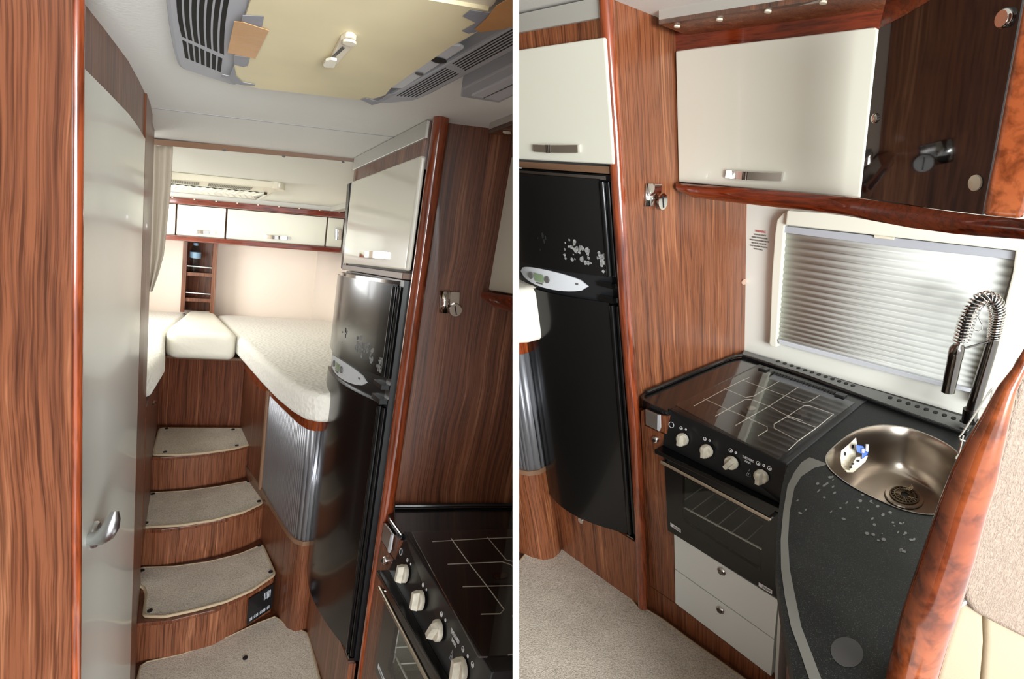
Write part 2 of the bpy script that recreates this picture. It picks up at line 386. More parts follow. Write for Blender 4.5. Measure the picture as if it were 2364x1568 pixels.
# door wall
PL = [(-.166, 1.02), (-.162, 1.101), (-.144, 1.236), (-.124, 1.405), (-.115, 1.55), (-.110, 1.674)]
def wallstrip(m, plan, c0, c1, th=.02, off=0):
    mb = MB(); rings = [[m((a + off, b, cc0)), m((a + off, b, cc1)), m((a + off - th, b, cc1)), m((a + off - th, b, cc0))] for (a, b), cc0, cc1 in zip(plan, c0, c1)]
    return mb.loft(rings)
dt = [.205, .213, .222, .228, .232, .236]
# door top from the photograph
pxt = [(176, 132), (191, 147), (222, 178), (258, 217), (300, 262), (336, 317)]
def c_on(plan, x):   # height of the traced door top over each plan point
    return x
import itertools
tops = []
for (x, y) in pxt:
    best = None
    for i in range(len(PL) - 1):
        q = LR.plan(x, y, PL[i], PL[i + 1]); dd = PL[i + 1][1] - PL[i][1]; tt = (q[1] - PL[i][1]) / dd
        e = max(0, -tt, tt - 1)
        if best is None or e < best[0]: best = (e, q)
    tops.append(best[1])
tops.sort(key=lambda q: q[1])
print('door tops', [tuple(round(v, 3) for v in q) for q in tops])
def topat(b):
    for p, q in zip(tops, tops[1:]):
        if p[1] <= b <= q[1]: return p[2] + (q[2] - p[2]) * (b - p[1]) / (q[1] - p[1])
    return tops[0][2] if b < tops[0][1] else tops[-1][2]
dct = [topat(b) for a, b in PL]
o = obj('trim_1', wallstrip(ML, PL, dct, [C] * 6, .02, -.004), M['walnutL'], smooth=True); struct(o, 'walnut header panel above the tall cream door')
SP = [(-.1095, 1.678), (-.108, 1.80), (-.110, 1.93), (-.117, 2.06), (-.118, 2.20)]
o = obj('trim_2', wallstrip(ML, SP, [H] * 5, [C] * 5, .03), M['walnutL'], smooth=True); struct(o, 'narrow walnut jamb right of the tall cream door')
o = obj('door_1', wallstrip(ML, PL, [H + .01] * 6, [c - .004 for c in dct], .03), M['doorcream'], smooth=True); struct(o, 'tall narrow cream washroom door with a grey lever handle')
door = o
o = obj('trim_3', wallstrip(ML, [(-.175, 1.0), (-.16, 1.674), (-.17, 2.2)], [H] * 3, [C] * 3, .02), M['dark']); struct(o, 'dark frame behind the washroom door')
# door handle
q = LR.plan(216, 1235, PL[1], PL[2]); hp = ML(q); dx = (ML((-.144, 1.236, 0)) - ML((-.162, 1.101, 0)))
fd = Frame(hp, dx, UPL)
if fd.n.dot(CAM - hp) < 0: fd.n = -fd.n
hpm = obj('door_handle', MB().lathe(fd.p(0, 0, 0), fd.n, [(.027, 0), (.027, .004), (.024, .008), (.012, .009), (.011, .028)], 28), M['alub'], door, smooth=True, label='satin grey round rose and lever handle')
H1 = [(212, 1244, .0), (232, 1242, .012), (246, 1232, .016), (256, 1216, .018), (263, 1196, .018), (266, 1180, .016)]
Z0 = (LR.M @ V(q))[2] - .035
path = [ML(LR.far(x, y, Z0 - z)) for x, y, z in H1]
obj('lever', MB().tube(path, [.013, .014, .0155, .0145, .011, .006], 14), M['alub'], hpm, smooth=True)

# roof unit
t = thing('roof_air_conditioner', ML((.2, 1.2, C - .03)), 'grey roof air conditioner with slotted grilles covered by a taped yellow board', 'air conditioner')
CG = C - .022
def cprism(pts, z, th): return MB().prism(T(ML, px(LR, pts, 'c', z)), UPL * th)
left_out = [(372, -70), (382, 0), (390, 64), (400, 120), (408, 146), (414, 155), (424, 161), (480, 180), (529, 195), (545, 199), (560, 150), (582, -10), (590, -70)]
obj('left_housing', cprism(left_out, CG, .03), M['grey'], t, bevel=.006)
obj('right_housing', cprism([(845, 231), (867, 239), (905, 238), (953, 233), (975, 225), (995, 217), (1184, 118), (1300, 55), (1300, -5), (1184, 59), (1042, 140), (899, 220), (880, 226)], CG, .03), M['grey'], t, bevel=.004)
mb = MB()
def lerp2(A, B, t_): return (A[0] + (B[0] - A[0]) * t_, A[1] + (B[1] - A[1]) * t_)
TL, TR, ML_, MR_, BL, BR = (409, -60), (530, -60), (418, 87), (517, 132), (426, 136), (513, 171)
for i in range(7):
    a0, a1 = (i + .12) / 7, (i + .80) / 7
    for (P0, P1, Q0, Q1, cv) in ((TL, (549, -60), (418, 84), (520, 128), 8), ((419, 92), (516, 137), (426, 133), (512, 168), 0)):
        e0 = [lerp2(lerp2(P0, P1, a0), lerp2(Q0, Q1, a0), k / 8) for k in range(9)]; e1 = [lerp2(lerp2(P0, P1, a1), lerp2(Q0, Q1, a1), k / 8) for k in range(9)]
        bw = lambda k: cv * 4 * (k / 8) * (1 - k / 8)
        A_ = T(ML, px(LR, [(x - bw(k), y) for k, (x, y) in enumerate(e0)], 'c', CG - .0006)); B_ = T(ML, px(LR, [(x - bw(k), y) for k, (x, y) in enumerate(e1)], 'c', CG - .0006))
        mb.loft([[p, q, q + UPL * .0004, p + UPL * .0004] for p, q in zip(A_, B_)]); continue
        mb.prism(T(ML, px(LR, pts, 'c', CG - .0006)), UPL * .0004)
obj('left_grille_slots', mb, M['rubber'], t, label='dark slots of the left grille')
mb = MB()
for i in range(6):
    f = (i + .3) / 6.6
    for (s0, s1) in ((.02, .30), (.34, .72), (.75, 1.)):
        A0, A1 = (905, 226), (1310, -8); B0, B1 = (960, 229), (1310, 44)
        P = lerp2(lerp2(A0, A1, s0), lerp2(B0, B1, s0), f); Q = lerp2(lerp2(A0, A1, s1), lerp2(B0, B1, s1), f)
        wv_ = .16 / 6
        P2 = lerp2(lerp2(A0, A1, s0), lerp2(B0, B1, s0), f + wv_ * 2); Q2 = lerp2(lerp2(A0, A1, s1), lerp2(B0, B1, s1), f + wv_ * 2)
        mb.prism(T(ML, px(LR, [P, Q, Q2, P2], 'c', CG - .0006)), UPL * .0004)
obj('right_grille_slots', mb, M['rubber'], t, label='dark slots of the right grille')
sp = obj('sensor_plate', cprism([(903, 203), (928, 204), (1070, 112), (1062, 107), (1040, 106)], CG - .004, .004), M['silver'], t)
fc = fr_c(ML, l(1013, 139, 'c', CG - .005)); obj('air_outlet', MB().disc(fc, 0, 0, .013, .012, 0, .001), M['rubber'], sp)
fc = fr_c(ML, l(968, 170, 'c', CG - .005)); ob = obj('emblem_button', MB().disc(fc, 0, 0, .0075, .007, 0, .001), M['print'], sp)
obj('edge_frame', MB().prism(T(ML, px(LR, [(950, -30), (972, 0), (1122, 27), (1140, 10), (1160, -30)], 'c', CG - .003)), UPL * .02), M['ivory'], t)
t = thing('cover_board', ML((.2, 1.25, CG)), 'yellowed board closing the roof opening, held by strips of tape', 'board')
obj('board', cprism([(590, -80), (579, 0), (563, 50), (545, 115), (537, 192), (600, 205), (708, 217), (800, 227), (848, 232), (889, 220), (903, 203), (1042, 107), (1098, 76), (1128, 24), (972, -3), (940, -80)], CG - .008, .006), M['yellow'], t)
def tape(name, pts, mat, lab, z=.0095, par=None): return obj(name, cprism(pts, CG - z, .0008), mat, par or t, label=lab)
tape('grey_tape', [(560, 36), (609, 38), (606, 58), (600, 72), (575, 66), (556, 58)], M['greyd'], 'pale grey tape scrap')
tape('grey_tape', [(541, 128), (577, 134), (572, 152), (562, 155), (540, 149)], M['greyd'], 'pale grey tape scrap')
tape('brown_tape', [(541, 50), (562, 52), (621, 71), (589, 136), (560, 130), (525, 122), (533, 85)], M['brown_tape'], 'square of brown packing tape', .011)
tape('grey_tape', [(1086, 24), (1130, 30), (1200, -5), (1200, 15), (1130, 46), (1100, 74), (1082, 78), (1066, 72), (1100, 54), (1068, 38)], M['greyd'], 'crossed grey tape')
tape('brown_tape', [(1190, -12), (1146, 14), (1122, 44), (1096, 68), (1108, 75), (1160, 68), (1200, 58)], M['brown_tape'], 'brown packing tape', .011)
tape('grey_tape', [(540, 150), (545, 176), (560, 190), (588, 195), (589, 199), (556, 196), (536, 192), (528, 182), (510, 178), (512, 172), (530, 176)], M['greyd'], 'torn grey tape', .010)
tape('grey_tape', [(832, 230), (845, 227), (872, 234), (896, 218), (918, 216), (900, 226), (872, 240), (858, 243), (850, 238)], M['greyd'], 'torn grey tape', .010)
lt = thing('roof_latch', ML(l(785, 130, 'c', CG - .01)), 'ivory plastic pull latch on the yellow roof board', 'latch')
path = T(ML, px(LR, [(810, 96), (795, 115), (775, 138)], 'c', CG - .014))
obj('latch_body', MB().prism(T(ML, px(LR, [(786, 93), (798, 86), (812, 86), (822, 94), (818, 103), (778, 150), (766, 148), (765, 132)], 'c', CG - .016)), UPL * .008), M['ivory'], lt, bevel=.002, label='ivory latch body')
obj('latch_tab', MB().prism(T(ML, px(LR, [(764, 138), (777, 141), (773, 154), (770, 157), (750, 156), (746, 150), (752, 141)], 'c', CG - .022)), UPL * .004), M['cream'], lt)
fc = fr_c(ML, l(807, 95, 'c', CG - .018)); obj('latch_pivot', MB().disc(fc, 0, 0, .010, .0095, 0, .004), M['ivory'], lt)
obj('latch_slot', MB().prism(T(ML, px(LR, [(790, 109), (796, 112), (774, 132), (766, 132)], 'c', CG - .0175)), UPL * .001), M['print'], lt)
# ceiling light
t = thing('ceiling_light', ML(l(1110, 200, 'c', C)), 'grey rectangular ceiling lamp with ribbed diffuser beside the air conditioner', 'ceiling light')
obj('housing', MB().prism(T(ML, px(LR, [(1065, 207), (1184, 148), (1340, 70), (1380, 128), (1184, 223), (1152, 238), (1063, 224)], 'c', C - .025)), UPL * .025), M['grey'], t, bevel=.003)
obj('diffuser', MB().prism(T(ML, px(LR, [(1088, 222), (1184, 176), (1340, 100), (1370, 126), (1184, 219), (1152, 233)], 'c', C - .029)), UPL * .006), M['silver'], t, bevel=.001)
obj('diffuser_seam', MB().prism(T(ML, px(LR, [(1116, 227), (1184, 195), (1350, 115), (1350, 117), (1184, 197), (1118, 227)], 'c', C - .030)), UPL * .001), M['print'], t)
# curtain rail and curtain
t = thing('curtain_rail', ML((.2, 2.33, .33)), 'brown curtain rail across the ceiling in front of the bed', 'rail')
obj('rail', MB().hull2(T(ML, px(LR, [(350, 320), (829, 361), (827, 375), (350, 334)], 'b', 2.33)), T(ML, px(LR, [(350, 320), (829, 361), (827, 375), (350, 334)], 'b', 2.37))), M['railbrown'], t, bevel=.002)
for x, y in ((517, 346), (655, 360), (792, 373)):
    f_ = fr_b(ML, l(x, y + 1, 'b', 2.325)); obj('rail_glider', MB().disc(f_, 0, 0, .005, .004, -.004, .003, 10), M['print'], t)
rows = []
RB = [(336, 398), (352, 398), (380, 397), (430, 394), (470, 390), (530, 384), (590, 377), (630, 366), (673, 351)]
for y, xr in RB:
    row = []
    for i in range(25):
        tt = i / 24; x = 338 + (xr - 338) * tt; q = l(x, y, 'b', 2.40)
        row.append(ML((q[0], q[1] + .010 * math.sin(tt * 15) * (1 - .3 * tt), q[2])))
    rows.append(row)
mb = MB().loft(rows, cap=False, closed=False); o = obj('curtain', mb, M['curtain'], smooth=True, solid=.003); tag(o, 'beige curtain drawn aside left of the bed, hanging from the rail', 'curtain')

# overhead cabinets at the rear
t = thing('rear_cornice', ML((.4, 4.1, .3)), 'silver and dark red cornice with spotlights above the rear cabinets', 'cornice')
obj('fascia', MB().hull2(T(ML, [(-.4, 4.08, .282), (.84, 4.08, .282), (.84, 4.08, .314), (-.4, 4.08, .314)]), T(ML, [(-.4, 4.45, .282), (.84, 4.45, .282), (.84, 4.45, .314), (-.4, 4.45, .314)])), M['alu'], t)
obj('side_fascia', blk(ML, .838, .9, 2.6, 4.12, .282, .314), M['alu'], t)
obj('top_rail', blk(ML, -.4, .945, 4.06, 4.45, .245, .284), M['mahogHL'], t, bevel=.006)
for x in (398, 449, 499, 548, 596, 644, 691, 738, 783):
    f_ = fr_b(ML, l(x, 456 + (x - 398) * .0867, 'b', 4.058)); obj('spotlight', MB().disc(f_, 0, 0, .0045, .0035, 0, .003, 12), M['ivory'], t)
DX = [(-.32, -.085, 'leftmost cream overhead door at the rear, cut off by the curtain', 0), (-.075, .208, 'small square cream overhead cabinet above the niche shelf', (430, 496, 536)),
      (.219, .828, 'wide cream overhead cabinet above the right mattress', (608, 667, 549)), (.838, .935, 'narrow corner overhead cabinet at the right end of the rear row', (775, 790, 542))]
for a0, a1, lab, hd in DX:
    t = thing('overhead_cabinet', ML(((a0 + a1) / 2, 4.2, .05)), lab, 'cabinet', 'overhead cabinets on the rear wall')
    obj('body', blk(ML, a0 - .004, a1 + .004, 4.125, 4.45, .05, .245), M['railbrown'], t)
    d_ = obj('door', blk(ML, a0, a1, 4.10, 4.124, .052, .243), M['cream'], t, bevel=.004)
    if hd:
        yy = hd[2]; f_ = fr_b(ML, l(hd[0], yy - 2 if hd[0] < 770 else yy, 'b', 4.10))
        if hd[0] < 770: bar_handle(ML, f_, ML(l(hd[0] + 4, yy - 3, 'b', 4.10)), ML(l(hd[1], yy + 1, 'b', 4.10)), .022, d_, .02)
        else: bar_handle(ML, f_, ML(l(775, 540, 'b', 4.10)), ML(l(788, 542, 'b', 4.10)), .07, d_, .02)
t = thing('bottom_rail', ML((.4, 4.1, .02)), 'glossy dark red rail under the rear overhead cabinets', 'rail')
obj('rail', blk(ML, -.4, .93, 4.07, 4.45, .014, .05), M['mahogHL'], t, bevel=.008)
# niche shelf
t = thing('niche_shelf', ML((.07, 4.42, -.45)), 'slim walnut shelf niche on the rear wall with metal rails', 'shelf')
for nm, a0, a1 in (('side', -.035, -.008), ('side', .153, .180)): obj(nm, blk(ML, a0, a1, 4.30, 4.455, -.475, .012), M['walnutL'], t)
obj('back', blk(ML, -.008, .153, 4.447, 4.458, -.475, .012), M['walnutDL'], t)
for c0 in (-.205, -.385): obj('shelf_board', blk(ML, -.008, .153, 4.31, 4.447, c0 - .012, c0 + .012), M['walnutL'], t)
for c0 in (-.15, -.335): obj('shelf_rail', MB().tube(T(ML, [(-.008, 4.31, c0), (.153, 4.31, c0 - .004)]), .005, 8), M['alub'], t, smooth=True)
# bottle
bp = ML((.045, 4.38, -.192)); t = thing('water_bottle', bp, 'clear plastic water bottle with blue label and cap in the niche', 'bottle')
obj('bottle_body', MB().lathe(bp, UPL, [(.002, 0), (.030, .003), (.033, .02), (.031, .05), (.034, .06), (.030, .09), (.033, .10), (.032, .12), (.034, .135), (.024, .165), (.013, .18), (.012, .186)], 24), M['pet'], t, smooth=True)
obj('bottle_label', MB().lathe(bp, UPL, [(.0345, .10), (.0350, .102), (.0350, .138), (.0345, .14)], 24), plain('pale_blue_label', (150, 185, 210), .4), t, smooth=True)
obj('bottle_cap', MB().lathe(bp, UPL, [(.014, .184), (.0155, .186), (.0155, .202), (.013, .204)], 18), plain('pale_blue_cap', (140, 170, 200), .4), t, smooth=True)
# roof hatch over the bed
t = thing('bed_roof_hatch', ML((.1, 3.3, .30)), 'cream roof hatch with pleated blind in the ceiling above the bed', 'roof hatch')
obj('hatch_frame', blk(ML, -.40, .375, 2.935, 3.60, .285, .315), M['ivory'], t, bevel=.008)
obj('frame_end', MB().disc(fr_c(ML, (.372, 2.99, .285)), 0, 0, .03, .055, 0, -.03, 24), M['ivory'], t, smooth=True)
obj('hatch_opening', blk(ML, -.40, .33, 3.16, 3.57, .2835, .286), M['cream'], t)
for a0, a1 in ((-.16, .03), (.07, .26)):
    g_ = obj('vent_grille', blk(ML, a0, a1, 2.97, 3.12, .2825, .286), plain('grille_mesh', (176, 172, 150), .6), t)
    mb = MB()
    for i in range(26):
        a = a0 + (a1 - a0) * (i + .5) / 26; mb.add(*(lambda q: (q.v, q.f))(blk(ML, a - .0015, a + .0015, 2.98, 3.11, .2815, .283)))
    obj('grille_bars', mb, M['print'], g_)
mb = MB(); rows = []
n_ = 44
for i in range(n_ + 1):
    a = -.38 + (.33 + .38) * i / n_; z = .277 + (.0045 if i % 2 else 0)
    rows.append([ML((a, 3.17, z)), ML((a - .03, 3.36, z - .001)), ML((a, 3.56, z))])
mb.loft(rows, cap=False, closed=False); obj('pleated_blind', mb, M['cream'], t, solid=.002)
obj('blind_edge', MB().hull2(T(ML, [(.33, 3.17, .272), (.345, 3.17, .272), (.345, 3.56, .272), (.33, 3.56, .272)]), T(ML, [(.33, 3.17, .284), (.345, 3.17, .284), (.345, 3.56, .284), (.33, 3.56, .284)])), M['chromeD'], t)
# black flat screen edge-on beside the cabinet
o = obj('television', MB().prism(T(ML, px(LR, [(807, 424), (811, 421), (826, 424), (812, 622), (792, 621), (800, 520)], 'b', 2.36)), ML((0, 2.40, 0)) - ML((0, 2.36, 0))), M['blackgl'], bevel=.003); tag(o, 'black flat screen seen edge-on behind the overhead cabinet', 'television')

# bedside base, tambour, stairs : shared by both views
PT = [(.315, 3.44), (.335, 3.0), (.376, 2.745), (.398, 2.528), (.418, 2.36), (.430, 2.27), (.447, 2.205), (.475, 2.178), (.505, 2.185), (.523, 2.20)]
def bedside(m, wd, wdk, mah, lab):
    t = thing('tambour_cabinet', m((.45, 2.4, H)), lab, 'cabinet')
    def strip(c0, c1, off, th=.02, sub=PT):
        return MB().loft([[m((a - off, b - off, c0)), m((a - off, b - off, c1)), m((a - off + th, b - off + th, c1)), m((a - off + th, b - off + th, c0))] for a, b in sub])
    obj('base_panel', strip(H, -1.165, 0), wd, t, smooth=True)
    obj('upper_panel', strip(-.685, -.60, 0), mah, t, smooth=True, label='reddish rim panel under the mattress')
    obj('rear_panel', strip(-1.165, -.685, 0, sub=PT[:3]), wdk, t, smooth=True)
    # slatted roller door
    mb = MB(); rings = []; sub = []
    for (p, q) in zip(PT[2:], PT[3:]):
        L_ = math.dist(p, q); k = max(1, round(L_ / .017))
        for i in range(k):
            for e_, dd in ((0., .003), (.03, .003), (.10, 0), (.90, 0), (.97, .003)):
                tt = (i + e_) / k; sub.append((p[0] + (q[0] - p[0]) * tt, p[1] + (q[1] - p[1]) * tt, dd))
    for a, b, dd in sub: rings.append([m((a + dd, b - .001, -1.168)), m((a + dd, b - .001, -.682))])
    obj('roller_door', mb.loft(rings, cap=False, closed=False), M['tambour'], t, smooth=True, ang=25, solid=.002)
    obj('sill', strip(-1.178, -1.160, .006), M['railbrown'], t, smooth=True, sub=None) if 0 else obj('sill', strip(-1.180, -1.160, .006), M['railbrown'], t, smooth=True)
    obj('frame_post', MB().tube([m((.370, 2.75, -1.17)), m((.370, 2.75, -.66))], .010, 10), M['railbrown'], t, smooth=True)
    return t
bedside(ML, M['walnutL'], M['walnutDL'], M['mahogL'], 'curved bedside cabinet with grooved silver roller door right of the steps')
LIP1 = [(-.118, 2.044), (.003, 2.057), (.154, 2.114), (.278, 2.220), (.40, 2.345)]
LIP2 = [(-.132, 2.451), (-.055, 2.448), (.072, 2.486), (.203, 2.545), (.309, 2.622), (.385, 2.70)]
LIP3 = [(-.142, 2.866), (-.081, 2.862), (.066, 2.898), (.216, 2.970), (.35, 3.07)]
def stairs(m, wd, lab, full=True):
    t = thing('staircase', m((.1, 2.3, H)), lab, 'stairs')
    for lip, c1, back, cb in ((LIP1, -1.417, 3.5, H), (LIP2, -1.230, 3.5, -1.417), (LIP3, -1.044, 3.45, -1.23)):
        if not full and lip is not LIP1: continue
        pts = [(a, b, c1 - .016) for a, b in lip] + [(.40, back, c1 - .016), (-.13, back, c1 - .016)]
        obj('riser', MB().prism(T(m, pts), m((0, 0, cb)) - m((0, 0, c1 - .016))), wd, t, smooth=True)
        pts = [(a, b - .008, c1) for a, b in lip] + [(.40, back, c1), (-.13, back, c1)]
        obj('tread', MB().prism(T(m, pts), m((0, 0, c1 - .016)) - m((0, 0, c1))), M['walnutDL'] if m is ML else M['walnutDR'], t, bevel=.003)
    # kick vent
    A, B = V(LIP1[3]), V(LIP1[4]); 
    p0 = A + (B - A) * .05; p1 = B + (B - A) * -.02
    q = [(p0[0], p0[1], -1.575), (p1[0], p1[1], -1.575), (p1[0], p1[1], -1.45), (p0[0], p0[1], -1.45)]
    q = [(a + .004, b - .010, c) for a, b, c in q]
    vp = obj('kick_vent', MB().prism(T(m, q), m((0, .008, 0)) - m((0, 0, 0))), M['black'], t, label='black vent plate in the lowest riser')
    mb = MB()
    for i in range(14):
        s_ = .12 + .8 * i / 14
        mb.tube([m((q[0][0] + (q[1][0] - q[0][0]) * s_, q[0][1] + (q[1][1] - q[0][1]) * s_ - .004, c)) for c in (-1.56, -1.545)], .0015, 6)
        if i > 8: mb.tube([m((q[0][0] + (q[1][0] - q[0][0]) * s_, q[0][1] + (q[1][1] - q[0][1]) * s_ - .004, c)) for c in (-1.50, -1.465)], .0018, 6)
    obj('vent_slots', mb, M['grey'], vp)
    return t
stairs(ML, M['walnutL'], 'three curved walnut steps leading up to the bed')
# step mats
def matobj(name, m, rg, pts, z, lab, grp, studs, th=.010, notch=None, mat='mat', rad=.006):
    t = thing(name, m(rg.on(*pts[0], 'c', z)), lab, 'mat', grp)
    P = px(rg, pts, 'c', z)
    obj('pile', MB().prism(T(m, P), m((0, 0, -th)) - m((0, 0, 0))), M[mat], t)
    obj('binding', MB().tube([m((p[0], p[1], p[2] - .004)) for p in P], rad, 8, loop=True), M['matedge'], t, smooth=True)
    for x, y in studs:
        obj('stud', MB().disc(fr_c(m, rg.on(x, y, 'c', z)), 0, 0, .009, .011, 0, .003, 14), M['rubber'], t)
def smooth_poly(pts, k=3, r_=.12):   # round the corners a little
    out = []
    n = len(pts)
    for i, p in enumerate(pts):
        a, b = pts[i - 1], pts[(i + 1) % n]
        da, db = math.dist(a, p), math.dist(b, p)
        ra, rb = min(r_, 3. / da if da > 24 else .3) if 0 else min(.3, 8 / max(da, 1)), min(.3, 8 / max(db, 1))
        pa = lerp2(p, a, ra); pb = lerp2(p, b, rb)
        for j in range(k + 1):
            tt = j / k; out.append(lerp2(lerp2(pa, p, tt), lerp2(p, pb, tt), tt))
    return out
matobj('step_mat', ML, LR, smooth_poly([(368, 988), (560, 989), (580, 1024), (540, 1035), (470, 1045), (410, 1049), (352, 1049)]), -1.034, 'grey-beige carpet mat on the top step below the bed', 'carpet mats on the steps', [(385, 990), (538, 992), (547, 1029), (381, 1044)])
matobj('step_mat', ML, LR, smooth_poly([(342, 1138), (420, 1134), (500, 1124), (583, 1109), (607, 1160), (560, 1182), (490, 1200), (420, 1211), (330, 1216)]), -1.220, 'grey-beige carpet mat on the middle step', 'carpet mats on the steps', [(353, 1141), (574, 1112), (598, 1158), (337, 1208)])
matobj('step_mat', ML, LR, smooth_poly([(324, 1310), (400, 1308), (480, 1297), (550, 1280), (606, 1257), (635, 1325), (580, 1362), (520, 1388), (450, 1407), (380, 1422), (337, 1421), (332, 1416), (338, 1372), (334, 1357), (322, 1350)]), -1.407, 'large carpet mat with a notched left edge on the lowest step', 'carpet mats on the steps', [(328, 1318), (599, 1260), (625, 1321), (346, 1411)])
matobj('floor_carpet', ML, LR, [(324, 1538), (340, 1528), (422, 1510), (520, 1473), (594, 1439), (634, 1424), (648, 1432), (662, 1446), (690, 1452), (708, 1462), (716, 1480), (738, 1568), (775, 1700), (260, 1760), (318, 1568)], H + .012, 'beige carpet on the floor in front of the steps', None, [(566, 1520)])
BASE
# bed base
t = thing('raised_bed', ML((.1, 3.4, -1.05)), 'walnut fronted raised bed above the top step', 'bed')
obj('front_panel', blk(ML, -.13, .33, 3.40, 3.43, -1.05, -.63), M['walnutDL'], t)
obj('top_edge', MB().tube(T(ML, [(-.08, 3.395, -.632), (.12, 3.39, -.634), (.31, 3.395, -.632)]), .010, 8), M['railbrown'], t, smooth=True)
obj('side_panel', MB().prism(T(ML, [(-.118, 2.25, -.62), (-.118, 3.40, -.62), (-.118, 3.40, -1.25), (-.118, 2.25, -1.25)]), ML((-.15, 2, -1)) - ML((-.118, 2, -1))), M['walnutDL'], t)
f_ = fr_b(ML, l(357, 925, 'b', 2.85)); obj('push_button', MB().lathe(ML((-.112, 2.62, -.70)), ML((.1, 0, 0)) - ML((0, 0, 0)), [(.013, 0), (.013, .004), (.006, .006), (.006, .012)], 14), M['chrome'], t, smooth=True)
obj('side_box', blk(ML, -.92, -.155, 2.28, 4.42, H, -.608), M['walnutDL'], t)
obj('slat_deck', blk(ML, -.12, .95, 3.43, 4.40, -.66, -.635), M['railbrown'], t)
# mattresses
def mattress(m, plan, c0, c1, mat, lab, bev=.035, name='mattress'):
    o = obj(name, MB().prism([m((a, b, c1)) for a, b in plan], m((0, 0, c0)) - m((0, 0, c1))), mat, smooth=True, bevel=bev, seg=5, ang=80)
    return tag(o, lab, 'mattress', None)
RM = [(.20, 4.44), (.235, 3.95), (.262, 3.4), (.292, 3.0), (.318, 2.64), (.345, 2.34), (.372, 2.16), (.40, 2.06), (.44, 2.02), (.53, 2.03), (.70, 2.2), (1.04, 2.5), (1.04, 4.15), (.95, 4.38), (.85, 4.44)]
mattress(ML, RM, -.605, -.49, M['quilt'], 'large quilted white mattress right of the middle cushion')
mattress(ML, [(-.062, 3.30), (.245, 3.30), (.262, 3.36), (.222, 3.9), (.188, 4.43), (.02, 4.43), (-.03, 3.95), (-.085, 3.5), (-.09, 3.36)], -.625, -.47, M['cotton'], 'smooth cream middle cushion between the two mattresses', .04)
mattress(ML, [(.012, 4.44), (-.045, 3.9), (-.10, 3.42), (-.085, 3.05), (-.075, 2.75), (-.105, 2.35), (-.16, 2.25), (-.92, 2.25), (-.92, 4.44)], -.605, -.49, M['quilt'], 'quilted white mattress at left beside the curtain')

